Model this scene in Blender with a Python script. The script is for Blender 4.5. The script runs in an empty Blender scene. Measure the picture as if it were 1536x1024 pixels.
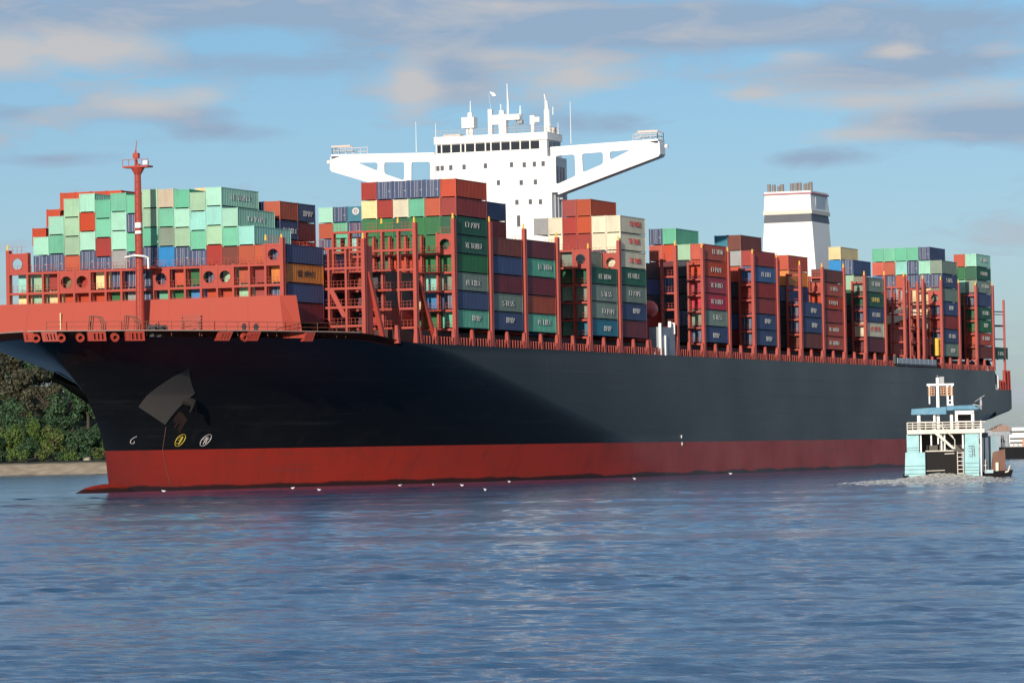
import bpy, bmesh, math, random
from mathutils import Vector, Matrix
random.seed(7)
R = math.radians
sc = bpy.context.scene
COLL = sc.collection

# ------------------------------------------------------------------ camera
YAW, PITCH, ROLL = 0.3670, 0.02743, 0.01896
CAM = Vector((-555.93, -246.26, 4.27))
F0 = Vector((math.cos(YAW), math.sin(YAW), 0)); R0 = Vector((math.sin(YAW), -math.cos(YAW), 0)); U0 = Vector((0, 0, 1))
F2 = F0 * math.cos(PITCH) + U0 * math.sin(PITCH); U2 = U0 * math.cos(PITCH) - F0 * math.sin(PITCH)
cr = R0 * math.cos(ROLL) - U2 * math.sin(ROLL); cu = U2 * math.cos(ROLL) + R0 * math.sin(ROLL)
cd = bpy.data.cameras.new("camera"); cam = bpy.data.objects.new("camera", cd); COLL.objects.link(cam)
cam.matrix_world = Matrix(((cr.x, cu.x, -F2.x, CAM.x), (cr.y, cu.y, -F2.y, CAM.y), (cr.z, cu.z, -F2.z, CAM.z), (0, 0, 0, 1)))
cd.lens = 6081.6 / 1536 * 36; cd.sensor_width = 36; cd.clip_start = 1; cd.clip_end = 30000
sc.camera = cam

# ------------------------------------------------------------------ light
SUN_EL, SUN_OFF = R(12.0), R(6.0)                 # sun ahead of the ship, slightly on its port bow
to_sun = Vector((-math.cos(SUN_OFF) * math.cos(SUN_EL), -math.sin(SUN_OFF) * math.cos(SUN_EL), math.sin(SUN_EL)))
ld = bpy.data.lights.new("sun", 'SUN'); ld.energy = 4.7; ld.angle = R(0.53); ld.color = (1.0, 0.905, 0.775)
sun = bpy.data.objects.new("sun", ld); COLL.objects.link(sun)
sun.rotation_euler = to_sun.to_track_quat('Z', 'Y').to_euler()
sc.view_settings.view_transform = 'Standard'; sc.view_settings.look = 'None'
sc.view_settings.exposure = 0.0; sc.view_settings.gamma = 1.0
sc.cycles.max_bounces = 6; sc.cycles.use_denoising = True

class NT:
    """tiny node helper"""
    def __init__(s, tree): s.t = tree; s.n = tree.nodes; s.l = tree.links; s.n.clear()
    def new(s, kind, **kw):
        n = s.n.new(kind)
        for k, v in kw.items():
            if k in n.inputs and not hasattr(n, k): n.inputs[k].default_value = v
            else: setattr(n, k, v)
        return n
    def set(s, node, **kw):
        for k, v in kw.items(): node.inputs[k.replace('_', ' ')].default_value = v
        return node
    def link(s, a, b): s.l.new(a, b)
    def math(s, op, a, b=None, c=None, clamp=False):
        n = s.n.new('ShaderNodeMath'); n.operation = op; n.use_clamp = clamp
        for i, v in enumerate((a, b, c)):
            if v is None: continue
            if isinstance(v, (int, float)): n.inputs[i].default_value = v
            else: s.l.new(v, n.inputs[i])
        return n.outputs[0]
    def mix(s, fac, a, b, blend='MIX'):
        n = s.n.new('ShaderNodeMix'); n.data_type = 'RGBA'; n.blend_type = blend
        for sock, v in ((n.inputs[0], fac), (n.inputs[6], a), (n.inputs[7], b)):
            if isinstance(v, (int, float)): sock.default_value = v
            elif isinstance(v, (tuple, list)): sock.default_value = (*v[:3], 1)
            else: s.l.new(v, sock)
        return n.outputs[2]
    def noise(s, vec, scale, detail=4, rough=.55, dist=0.):
        n = s.n.new('ShaderNodeTexNoise'); n.inputs['Scale'].default_value = scale; n.inputs['Detail'].default_value = detail
        n.inputs['Roughness'].default_value = rough; n.inputs['Distortion'].default_value = dist
        if vec is not None: s.l.new(vec, n.inputs['Vector'])
        return n.outputs['Fac']
    def ramp(s, fac, stops):
        n = s.n.new('ShaderNodeValToRGB'); e = n.color_ramp.elements
        while len(e) < len(stops): e.new(.5)
        for i, (p, c) in enumerate(stops):
            e[i].position = p; e[i].color = (c, c, c, 1) if isinstance(c, (int, float)) else (*c, 1)
        s.l.new(fac, n.inputs[0]); return n.outputs[0]
    def mapping(s, vec, scale=(1, 1, 1), loc=(0, 0, 0), rot=(0, 0, 0)):
        n = s.n.new('ShaderNodeMapping'); n.inputs['Scale'].default_value = scale
        n.inputs['Location'].default_value = loc; n.inputs['Rotation'].default_value = rot
        s.l.new(vec, n.inputs['Vector']); return n.outputs[0]

def lin(r, g, b):
    f = lambda c: (c / 255 / 12.92) if c / 255 <= .04045 else ((c / 255 + .055) / 1.055) ** 2.4
    return (f(r), f(g), f(b))

# world: physical sky with drifting cloud banks placed by compass bearing and height
w = bpy.data.worlds.new("World"); sc.world = w; w.use_nodes = True
nt = NT(w.node_tree)
sky = nt.new('ShaderNodeTexSky'); sky.sky_type = 'NISHITA'; sky.sun_disc = False
sky.sun_elevation = SUN_EL; sky.sun_rotation = math.atan2(to_sun.x, to_sun.y)
sky.altitude = 0; sky.air_density = 1.0; sky.dust_density = 0.6; sky.ozone_density = 2.0
tc = nt.new('ShaderNodeTexCoord')
sep = nt.new('ShaderNodeSeparateXYZ'); nt.link(tc.outputs['Generated'], sep.inputs[0])
az = nt.math('ARCTAN2', sep.outputs[1], sep.outputs[0]); el = nt.math('ARCSINE', sep.outputs[2])
def sky_vec(ka, ke, shift):
    n = nt.new('ShaderNodeCombineXYZ')
    nt.link(nt.math('MULTIPLY', az, ka), n.inputs[0]); nt.link(nt.math('MULTIPLY', el, ke), n.inputs[1]); n.inputs[2].default_value = shift
    return n.outputs[0]
dens = nt.noise(sky_vec(13, 48, 3.7), 1.0, 6, .5, .3)
def blob(a, e, sa, se, amp):       # a cloud bank at bearing a, elevation e (degrees)
    da = nt.math('DIVIDE', nt.math('SUBTRACT', az, R(a)), R(sa)); de = nt.math('DIVIDE', nt.math('SUBTRACT', el, R(e)), R(se))
    q = nt.math('ADD', nt.math('MULTIPLY', da, da), nt.math('MULTIPLY', de, de))
    return nt.math('MULTIPLY', nt.math('POWER', 2.718, nt.math('MULTIPLY', q, -1.0)), amp)
AX = math.degrees(YAW)
def px_dir(u, v):                  # bearing / height of a spot of sky
    d = F2 * 6081.6 + cr * (u - 768) + cu * (512 - v); d.normalize()
    return math.degrees(math.atan2(d.y, d.x)), math.degrees(math.asin(d.z))
BRIGHT = [(130, 80, 150, 30, .60), (620, 128, 40, 40, .62), (215, 158, 60, 20, .5), (300, 145, 40, 14, .42), (870, 125, 70, 34, .42), (1345, 78, 40, 13, .5), (1490, 130, 110, 20, .5), (1300, 152, 130, 16, .42), (1240, 205, 160, 14, .42), (900, 8, 240, 12, .38), (0, 82, 40, 22, .5), (1190, 85, 50, 11, .4), (1120, 142, 60, 12, .36), (720, 80, 120, 14, .3), (1500, 75, 60, 12, .36)]
SHADE = [(450, 14, 520, 34, .85), (1000, 40, 400, 32, .85), (380, 92, 250, 20, .5), (680, 112, 60, 45, .5), (320, 200, 95, 16, .5), (900, 186, 130, 24, .52), (1235, 237, 90, 18, .55), (1490, 185, 150, 28, .75), (1400, 95, 170, 40, .62), (60, 240, 110, 10, .4), (10, 168, 40, 12, .4), (250, 172, 110, 14, .4), (1420, 30, 140, 14, .3)]
def banks(lst):
    acc = None
    for u, v, su, sv, amp in lst:
        a, e = px_dir(u, v); b = blob(a, e, su / 6081.6 * 57.3, sv / 6081.6 * 57.3, amp)
        acc = b if acc is None else nt.math('ADD', acc, b)
    return acc
fine = nt.noise(sky_vec(34, 120, 7.3), 1.0, 9, .62, .5)
wob = nt.math('ADD', nt.math('MULTIPLY', nt.math('SUBTRACT', dens, .5), 1.5), nt.math('MULTIPLY', nt.math('SUBTRACT', fine, .5), 1.15))
# away from the mapped banks (higher up, other bearings) plain scattered cloud
high = nt.math('MULTIPLY', nt.ramp(el, [(R(7), 0.), (R(14), 1.)]), .25)
sfac = nt.ramp(nt.math('ADD', nt.math('ADD', banks(SHADE), high), wob), [(.02, 0.), (.48, .85)])
bfac = nt.ramp(nt.math('ADD', nt.math('ADD', banks(BRIGHT), nt.math('MULTIPLY', high, .6)), wob), [(.06, 0.), (.56, .9)])
# the air seen from ground level is a shade bluer than the model sky
tint = nt.mix(nt.ramp(el, [(0.0, 0.), (R(6), 1.)]), (0.80, .99, 1.62), (0.64, .87, 1.21))
skyc = nt.mix(1.0, nt.mix(1.0, sky.outputs[0], tint, 'MULTIPLY'), nt.ramp(el, [(R(22), 1.), (R(48), .62)]), 'MULTIPLY')  # sky high overhead, out of view, dimmed to lower the ambient light
bg = nt.new('ShaderNodeBackground'); bg.inputs['Strength'].default_value = 0.1
nt.link(nt.mix(bfac, nt.mix(sfac, skyc, (3.0, 4.0, 5.45)), (5.65, 5.55, 5.6)), bg.inputs['Color'])
wo = nt.new('ShaderNodeOutputWorld'); nt.link(bg.outputs[0], wo.inputs[0])

# ------------------------------------------------------------------ helpers
class MB:
    """collects shapes, builds ONE mesh object"""
    def __init__(s): s.v = []; s.f = []; s.m = []; s.cur = 0
    def add(s, vs, fs):
        o = len(s.v); s.v += [tuple(p) for p in vs]; s.f += [tuple(i + o for i in f) for f in fs]; s.m += [s.cur] * len(fs); return s
    def box(s, x0, x1, y0, y1, z0, z1):
        return s.add([(x0, y0, z0), (x1, y0, z0), (x1, y1, z0), (x0, y1, z0), (x0, y0, z1), (x1, y0, z1), (x1, y1, z1), (x0, y1, z1)],
                     [(3, 2, 1, 0), (4, 5, 6, 7), (0, 1, 5, 4), (1, 2, 6, 5), (2, 3, 7, 6), (3, 0, 4, 7)])
    def hexa(s, p):        # 8 corners, bottom loop then top loop
        return s.add(p, [(3, 2, 1, 0), (4, 5, 6, 7), (0, 1, 5, 4), (1, 2, 6, 5), (2, 3, 7, 6), (3, 0, 4, 7)])
    def bar(s, a, b, r, n=6, r2=None):
        a = Vector(a); b = Vector(b); d = (b - a).normalized(); r2 = r if r2 is None else r2
        u = d.cross(Vector((0, 0, 1)));  u = Vector((1, 0, 0)) if u.length < 1e-4 else u.normalized(); w_ = d.cross(u)
        vs = []
        for c, rr in ((a, r), (b, r2)):
            for i in range(n):
                t = 2 * math.pi * (i + .5) / n; vs.append(c + u * (rr * math.cos(t)) + w_ * (rr * math.sin(t)))
        fs = [(i, (i + 1) % n, n + (i + 1) % n, n + i) for i in range(n)] + [tuple(range(n))[::-1], tuple(range(n, 2 * n))]
        return s.add(vs, fs)
    def tube(s, pts, r, n=6):
        for a, b in zip(pts, pts[1:]): s.bar(a, b, r, n)
        return s
    def ring(s, c, ax_u, ax_v, ro, ri, th, n=20):
        c = Vector(c); u = Vector(ax_u).normalized(); v = Vector(ax_v).normalized(); nn = u.cross(v).normalized(); vs = []
        for k, (rr, h) in enumerate(((ro, -th), (ri, -th), (ri, th), (ro, th))):
            for i in range(n):
                t = 2 * math.pi * i / n; vs.append(c + u * rr * math.cos(t) + v * rr * math.sin(t) + nn * h)
        fs = []
        for k in range(4):
            for i in range(n):
                j = (i + 1) % n; fs.append((k * n + i, k * n + j, ((k + 1) % 4) * n + j, ((k + 1) % 4) * n + i))
        return s.add(vs, fs)
    def build(s, name, mat, parent=None, smooth=False):
        me = bpy.data.meshes.new(name); me.from_pydata(s.v, [], s.f); me.update()
        bm = bmesh.new(); bm.from_mesh(me); bmesh.ops.recalc_face_normals(bm, faces=bm.faces[:]); bm.to_mesh(me); bm.free()
        for m in (mat if isinstance(mat, (list, tuple)) else [mat]): me.materials.append(m)
        me.polygons.foreach_set('material_index', s.m)
        if smooth: me.polygons.foreach_set('use_smooth', [True] * len(me.polygons))
        o = bpy.data.objects.new(name, me); COLL.objects.link(o)
        if parent: o.parent = parent
        return o
def tag(o, label, cat, group=None, kind=None):
    if label: o['label'] = label
    if cat: o['category'] = cat
    if group: o['group'] = group
    if kind: o['kind'] = kind
    return o
def empty(name, loc=(0, 0, 0), rz=0):
    o = bpy.data.objects.new(name, None); o.location = loc; o.rotation_euler = (0, 0, rz); COLL.objects.link(o); return o

def paint(name, col, rough=.5, dirt=.25, scale=.5, vary=.0, metal=0, dirtcol=None, streak=True, spec=.5, bump=0.):
    """weathered paint: large patches, downward streaks, per-object variation"""
    m = bpy.data.materials.new(name); m.use_nodes = True; t = NT(m.node_tree)
    p = t.new('ShaderNodeBsdfPrincipled'); out = t.new('ShaderNodeOutputMaterial'); t.link(p.outputs[0], out.inputs[0])
    c = t.new('ShaderNodeTexCoord').outputs['Object']
    oi = t.new('ShaderNodeObjectInfo')
    off = t.new('ShaderNodeVectorMath'); off.operation = 'MULTIPLY_ADD'; t.link(oi.outputs['Random'], off.inputs[0])
    off.inputs[1].default_value = (91, 57, 33); t.link(c, off.inputs[2])
    n1 = t.noise(off.outputs[0], scale, 5)
    n2 = t.noise(t.mapping(off.outputs[0], (1.6, 1.6, .12)), 2.2 * scale / .5, 4) if streak else n1
    d = t.math('MULTIPLY', t.math('MULTIPLY', t.ramp(n1, [(.4, 0.), (.72, 1.)]), t.ramp(n2, [(.35, .15), (.7, 1.)])), dirt)
    dc = dirtcol or tuple(x * .45 + .02 for x in col)
    base = t.mix(d, col, dc)
    if vary:
        hs = t.new('ShaderNodeHueSaturation'); t.link(base, hs.inputs['Color'])
        t.link(t.math('MULTIPLY_ADD', oi.outputs['Random'], vary * 2, 1 - vary), hs.inputs['Value'])
        r2 = t.math('FRACT', t.math('MULTIPLY', oi.outputs['Random'], 17.3))
        t.link(t.math('MULTIPLY_ADD', r2, vary, 1 - vary * .5), hs.inputs['Saturation']); base = hs.outputs[0]
    t.link(base, p.inputs['Base Color'])
    t.link(t.math('MULTIPLY_ADD', n1, .25, rough - .12), p.inputs['Roughness'])
    p.inputs['Metallic'].default_value = metal; p.inputs['Specular IOR Level'].default_value = spec
    if bump:
        b = t.new('ShaderNodeBump'); b.inputs['Strength'].default_value = bump; b.inputs['Distance'].default_value = .05
        t.link(t.noise(c, .35, 3), b.inputs['Height']); t.link(b.outputs[0], p.inputs['Normal'])
    return m
def L8(r, g, b, k=.8): return tuple(x * k for x in lin(r, g, b))

RED = paint("red_oxide_paint", (.37, .046, .027), .55, .45, .35, dirtcol=(.16, .05, .04))
REDW = paint("breakwater_paint", (.375, .049, .026), .6, .35, .12, dirtcol=(.28, .06, .04))
DECKRED = paint("deck_paint", (.16, .04, .03), .7, .4, .3)
WHITE = paint("white_paint", (.80, .79, .76), .45, .10, .2, dirtcol=(.55, .5, .42))
GREY = paint("grey_paint", (.30, .31, .33), .5, .3, .4)
DARK = paint("dark_steel", (.035, .035, .04), .5, .3, .4)
YEL = paint("yellow_paint", (.75, .45, .05), .5, .1)
BROWN = paint("rusty_steel", (.16, .07, .045), .7, .5, .8)
GLASS = paint("window_glass", (.02, .022, .028), .12, .0)
BLACKH = paint("hull_paint_black", (.0105, .011, .012), .30, .4, .05, dirtcol=(.026, .025, .024), spec=.19, bump=.12)
BOOT = paint("boot_topping_red", (.47, .034, .016), .5, .65, .10, dirtcol=(.16, .03, .022), bump=.1)
def hull_wear(m, wet):
    """long scuffs along the plating, plate joints, and (boot topping) a slimy band with a ragged edge at the water"""
    t = NT.__new__(NT); t.t = m.node_tree; t.n = t.t.nodes; t.l = t.t.links
    p = next(n for n in t.n if n.type == 'BSDF_PRINCIPLED'); src = p.inputs['Base Color'].links[0].from_socket
    c = t.new('ShaderNodeTexCoord').outputs['Object']
    q = t.noise(t.mapping(c, (.05, .05, 1.3)), 1.0, 6, .65); q2 = t.noise(t.mapping(c, (.5, .5, .05)), 1.0, 5, .6)
    f = t.math('MULTIPLY', t.ramp(q, [(.56, 0.), (.72, 1.)]), .5); col = t.mix(f, src, (.045, .045, .045) if not wet else (.20, .05, .04))
    col = t.mix(t.math('MULTIPLY', t.ramp(q2, [(.58, 0.), (.75, 1.)]), .45), col, (.040, .033, .030) if not wet else (.16, .035, .028))
    br = t.new('ShaderNodeTexBrick'); br.inputs['Scale'].default_value = 1.0; br.inputs['Brick Width'].default_value = 11.0; br.inputs['Row Height'].default_value = 3.1; br.inputs['Mortar Size'].default_value = .035; br.inputs['Mortar Smooth'].default_value = .6
    cx = t.new('ShaderNodeSeparateXYZ'); t.link(c, cx.inputs[0]); cb = t.new('ShaderNodeCombineXYZ'); t.link(cx.outputs[0], cb.inputs[0]); t.link(cx.outputs[2], cb.inputs[1]); t.link(cb.outputs[0], br.inputs['Vector'])
    col = t.mix(t.math('MULTIPLY', br.outputs['Fac'], .35), col, (.03, .03, .03) if not wet else (.2, .03, .02))
    if wet:
        e = t.math('ADD', cx.outputs[2], t.math('MULTIPLY', t.math('SUBTRACT', t.noise(t.mapping(c, (.09, .09, .2)), 1.0, 5, .6), .5), 1.5))
        col = t.mix(t.math('MULTIPLY', t.ramp(t.math('MULTIPLY', e, .5), [(.22, 1.), (.36, 0.)]), .92), col, (.016, .012, .010))
    t.link(col, p.inputs['Base Color'])
hull_wear(BLACKH, False); hull_wear(BOOT, True)
MARKW = paint("marking_white", (.55, .5, .5), .6, .3); MARKY = paint("marking_yellow", (.6, .45, .05), .6, .3)

# ------------------------------------------------------------------ river, terrain
def water_mat():
    m = bpy.data.materials.new("river_water"); m.use_nodes = True; t = NT(m.node_tree)
    p = t.new('ShaderNodeBsdfPrincipled'); out = t.new('ShaderNodeOutputMaterial'); t.link(p.outputs[0], out.inputs[0])
    p.inputs['Base Color'].default_value = (.022, .096, .200, 1); p.inputs['Roughness'].default_value = .115
    p.inputs['IOR'].default_value = 1.33
    c = t.new('ShaderNodeTexCoord').outputs['Object']
    b = t.noise(t.mapping(c, (2.4, .6, 1), rot=(0, 0, -YAW + .12)), 1.0, 3, .6, .3)
    g_ = t.noise(t.mapping(c, (7.0, 2.0, 1), rot=(0, 0, -YAW - .1)), 1.0, 3, .6)
    big = t.noise(t.mapping(c, (.05, .016, 1), rot=(0, 0, -YAW)), 1.0, 4, .6)       # smooth and ruffled patches
    h = t.math('ADD', t.math('MULTIPLY', b, .12), t.math('MULTIPLY', g_, .05))
    bp = t.new('ShaderNodeBump'); bp.inputs['Distance'].default_value = 1.0
    t.link(t.ramp(big, [(.35, .25), (.65, .8)]), bp.inputs['Strength'])
    t.link(h, bp.inputs['Height']); t.link(bp.outputs[0], p.inputs['Normal'])
    return m
WATER = water_mat()
def river():
    import numpy as np
    rg = np.random.default_rng(4)
    mb = MB(); AM = 17.0
    def pol(d_, a_): return (CAM.x + d_ * math.cos(YAW + R(a_)), CAM.y + d_ * math.sin(YAW + R(a_)), -.05)
    n1, n2, f2_, f1 = pol(57.2, AM - .12), pol(57.2, -AM + .12), pol(1492, -AM + .12), pol(1492, AM - .12)      # calm sheet round the wavy one
    far = [pol(12000, 60), pol(12000, -60), pol(2500, -120), pol(2500, 120)]
    mb.add([n1, n2, f2_, f1] + far, [(2, 3, 4, 5), (1, 2, 5, 6), (0, 1, 6, 7), (3, 0, 7, 4)])
    nr, nc = 1150, 640
    d = 56 * (1500 / 56) ** (np.linspace(0, 1, nr) ** 1.25); a = YAW + np.radians(np.linspace(AM, -AM, nc))
    D, A = np.meshgrid(d, a, indexing='ij')
    X = CAM.x + D * np.cos(A); Y_ = CAM.y + D * np.sin(A); Z = np.zeros_like(X)
    cell = np.gradient(d)[:, None]
    gust = np.zeros_like(X)
    for i in range(14):
        lam = rg.uniform(14, 90); th = YAW + rg.normal(0, .5); gust += np.sin(2 * np.pi / lam * (X * np.cos(th) + Y_ * np.sin(th) * .45) + rg.uniform(0, 6.28))
    gust = np.clip(1 + .42 * gust / np.sqrt(7), .25, 2.0)
    for i in range(110):
        lam = math.exp(rg.uniform(math.log(.36), math.log(5.0))); th = YAW + math.pi + .12 + rg.normal(0, .30 if i % 3 else .7); k = 2 * np.pi / lam
        amp = .026 * WAVE / k * (1.0 if lam < 1.2 else (1.2 / lam) ** .8)
        fade = np.clip(lam / (2.2 * cell) - .15, 0, 1)          # a wave finer than the mesh is left to the surface grain
        Z += amp * fade * np.sin(k * (X * math.cos(th) + Y_ * math.sin(th)) + rg.uniform(0, 6.28))
    Z *= gust
    edge = np.clip((AM - np.abs(np.degrees(A - YAW))) / 1.2, 0, 1) * np.clip((D - 56.5) / 4, 0, 1) * np.clip((1490 - D) / 60, 0, 1)
    Z *= edge
    V = np.stack([X, Y_, Z], -1).reshape(-1, 3)
    idx = np.arange(nr * nc).reshape(nr, nc)
    Fq = np.stack([idx[:-1, :-1], idx[:-1, 1:], idx[1:, 1:], idx[1:, :-1]], -1).reshape(-1, 4)[:, ::-1]
    me = bpy.data.meshes.new("river_water")
    V = np.concatenate([np.array(mb.v), V]); F = np.concatenate([np.array(mb.f), Fq + 8])
    me.vertices.add(len(V)); me.vertices.foreach_set('co', V.astype(np.float32).ravel())
    me.loops.add(F.size); me.loops.foreach_set('vertex_index', F.astype(np.int32).ravel())
    me.polygons.add(len(F)); me.polygons.foreach_set('loop_start', (np.arange(len(F)) * 4).astype(np.int32))
    me.polygons.foreach_set('use_smooth', np.ones(len(F), bool)); me.update(calc_edges=True); me.validate()
    me.materials.append(WATER); o = bpy.data.objects.new("river_water", me); COLL.objects.link(o)
    o['kind'] = 'structure'; o['label'] = "choppy blue river water"
WAVE = 1.0
river()

def place(u_m, dist, z=0):      # world spot from bearing offset in metres at a distance ahead of the shore viewer
    return CAM + F0 * dist + R0 * u_m + Vector((0, 0, z - CAM.z))

# ------------------------------------------------------------------ container ship: hull form
def lerp(pts, z):
    if z <= pts[0][0]: return pts[0][1]
    for (a, b), (c, d) in zip(pts, pts[1:]):
        if z <= c: return b + (d - b) * (z - a) / (c - a)
    return pts[-1][1]
def sm(a, b, x):
    t = min(1, max(0, (x - a) / (b - a))); return t * t * (3 - 2 * t)
STEM = [(-3, -66.5), (0, -67), (5.57, -68.2), (9, -70), (13, -73.5), (17, -80), (21.3, -90)]
PAR = [(-3, 90), (0, 82), (5.57, 64), (20, -20), (21.3, -28)]
BEAM = 29.3
def gshape(t, z):
    w_ = min(1, max(0, z / 20.)) ** 4
    return (1 - w_) * math.sin(math.pi / 2 * t) ** 1.35 + w_ * (1 - (1 - t) ** 2.2) ** .76
def hb(x, z):
    xs = lerp(STEM, z); xp = lerp(PAR, z)
    if x <= xs: return 0.
    return BEAM * gshape(min(1, (x - xs) / (xp - xs)), z)
def ztop(x): return 19.93 + 1.15 * (1 - sm(-47, -29, x)) - (4.0 if x > 299.1 else 0)
ship = empty("container_ship")
tag(ship, "very large black and red hulled container ship loaded with stacked boxes", "ship")
def hull():
    zs = [-3, -1.2, 0, 1.5, 3, 4.4, 5.57, 7, 8.5, 10, 11.5, 13, 14.5, 16, 17.5, 18.8, 99]
    ts = [0, .008, .02, .04, .065, .095, .13, .17, .21, .25, .29, .33, .37, .41, .45, .5, .55, .6, .65, .7, .76, .82, .88, .94, 1]
    xa = [100, 140, 180, 220, 250, 258, 266, 274, 282, 290, 294, 299, 299.2, 304, 309, 313]
    def zbot(x): return lerp([(250, -3), (258, -2.6), (270, -.5), (282, 2.8), (290, 5.2), (302, 7.6), (313, 9.2)], x)
    grid = []
    for zi in zs:
        row = []
        zz = 21.3 if zi == 99 else zi
        xs = lerp(STEM, zz); xp = lerp(PAR, min(zz, 20.0) if zi != 99 else 21.3)
        pts = [xs + (xp - xs) * t ** 1.15 for t in ts] + [max(xp + 1 + i * .01, x) for i, x in enumerate(xa)]
        for x in pts:
            zt = ztop(x); z = zt if zi == 99 else min(zi, zt - .25 - .01 * (99 - zi) / 99)
            y = hb(x, zz if zi != 99 else 21.3)
            if x > 250:
                b = zbot(x); q = (zz + 3) / (21.3 + 3)
                z = b + (zt - b) * ((z + 3) / (zt + 3))
                fl = sm(250, 300, x)
                y *= 1 - fl * (.55 * (1 - min(1, q / .30)) ** 1.8)
            row.append((x, y, z))
        grid.append(row)
    nx = len(grid[0])
    upper = MB(); lower = MB()
    for s in (1, -1):
        for i in range(len(zs) - 1):
            for j in range(nx - 1):
                q = [grid[i][j], grid[i][j + 1], grid[i + 1][j + 1], grid[i + 1][j]]
                q = [(x, y * s, z) for x, y, z in q]
                zc = sum(p[2] for p in q) / 4
                (lower if zc < 5.57 else upper).add(q, [(0, 1, 2, 3)])
    for i in range(len(zs) - 1):     # transom
        a = grid[i][-1]; b = grid[i + 1][-1]
        upper.add([a, (a[0], -a[1], a[2]), (b[0], -b[1], b[2]), b], [(0, 1, 2, 3)])
    a = grid[0]
    for j in range(nx - 1):
        lower.add([a[j], a[j + 1], (a[j + 1][0], -a[j + 1][1], a[j + 1][2]), (a[j][0], -a[j][1], a[j][2])], [(0, 1, 2, 3)])
    for mbx, nm, mt in ((upper, "hull", BLACKH), (lower, "boot_topping", BOOT)):
        o = mbx.build(nm, mt, ship)
        bm = bmesh.new(); bm.from_mesh(o.data); bmesh.ops.remove_doubles(bm, verts=bm.verts[:], dist=.002); bmesh.ops.dissolve_degenerate(bm, dist=.001, edges=bm.edges[:])
        bmesh.ops.recalc_face_normals(bm, faces=bm.faces[:])
        for f in bm.faces: f.smooth = True
        bm.to_mesh(o.data); bm.free()
        try: o.data.set_sharp_from_angle(angle=R(35))
        except Exception: pass
    # decks
    d = MB(); top = [(x, y) for x, y, z in grid[-1]]
    for j in range(nx - 1):
        (x0, y0), (x1, y1) = top[j], top[j + 1]
        z0, z1 = ztop(x0) - .9, ztop(x1) - .9
        if x0 > -36: z0 = ztop(x0) - .12; z1 = ztop(x1) - .12
        elif x1 > -36: z1 = z0
        d.add([(x0 + .1, max(0, y0 - .15), z0), (x1, max(0, y1 - .15), z1), (x1, -max(0, y1 - .15), z1), (x0 + .1, -max(0, y0 - .15), z0)], [(0, 1, 2, 3)])
    d.build("deck", DECKRED, ship)
    # pale steel edge along the forward bulwark
    for s in (-1,):
        pass
    # bulb breaking the surface
    b = MB(); n = 14; prof = [(-78.2, .05, -.1), (-77.6, .5, .0), (-76, 1.1, .1), (-73.5, 1.75, .05), (-71, 2.1, 0), (-68, 2.3, 0), (-64.5, 2.4, -.1)]
    vs = []; fs = []
    for k, (x, r_, zo) in enumerate(prof):
        for i in range(n):
            t = 2 * math.pi * i / n; vs.append((x, r_ * .95 * math.cos(t), -1.0 + zo + r_ * math.sin(t) * .95))
    for k in range(len(prof) - 1):
        for i in range(n):
            j = (i + 1) % n; fs.append((k * n + i, k * n + j, (k + 1) * n + j, (k + 1) * n + i))
    b.add(vs, fs); b.build("bulbous_bow", BOOT, ship, True)
hull()
def hy(x, z, off=.05): return -hb(x, z) - off

# hull marks: bulb symbol and two circled thruster crosses, painted on the plating
def mark(path, mat, r=.09, name="hull_marking"):
    mb = MB()
    for seg in path: mb.tube([(x, hy(x, z, .02), z) for x, z in seg], r, 5)
    mb.build(name, mat, ship)
def circ(cx, cz, rx, rz, n=14, a0=0, a1=360): return [(cx + rx * math.cos(R(a0 + (a1 - a0) * i / n)) + .25 * math.sin(R(a0 + (a1 - a0) * i / n)), cz + rz * math.sin(R(a0 + (a1 - a0) * i / n))) for i in range(n + 1)]
mark([[(-61.4, 7.45), (-62.0, 7.25), (-62.5, 6.95), (-62.5, 6.6), (-62.1, 6.45), (-61.7, 6.55), (-61.7, 6.8)]], MARKW, .06)
mark([circ(-52.37, 6.86, .85, .82), [(-52.9, 6.4), (-52.3, 6.5), (-52.0, 7.3), (-52.6, 7.2)], [(-52.7, 6.9), (-52.0, 6.9)], [(-52.4, 6.3), (-52.2, 7.4)]], MARKY, .06)
mark([circ(-47.3, 6.82, .85, .80), [(-47.9, 6.9), (-46.8, 7.0)], [(-47.7, 7.2), (-47.0, 7.25)], [(-47.5, 6.3), (-47.3, 7.2)], [(-47.1, 6.4), (-47.0, 7.1)]], MARKW, .06)
mark([[(-56.12, 8.7), (-55.4, 5.5), (-54.35, 3.2), (-53.0, .7)]], paint("worn_streak", (.16, .08, .07), .7, .3), .03, "scrape_mark")
for x, z in ((86.5, 5.0), (86.2, 6.2)):
    m_ = MB(); m_.box(x, x + .4, -29.42, -29.32, z, z + .5); m_.build("hull_light", WHITE, ship)
# rubbing seams of the plating on the long side
mb = MB()
for z, a, b in ((16.6, 20, 250), (13.6, 60, 282), (10.4, 66, 270)): mb.box(a, b, -29.36, -29.25, z, z + .12)
mb.build("plate_seam", BLACKH, ship)

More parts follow.
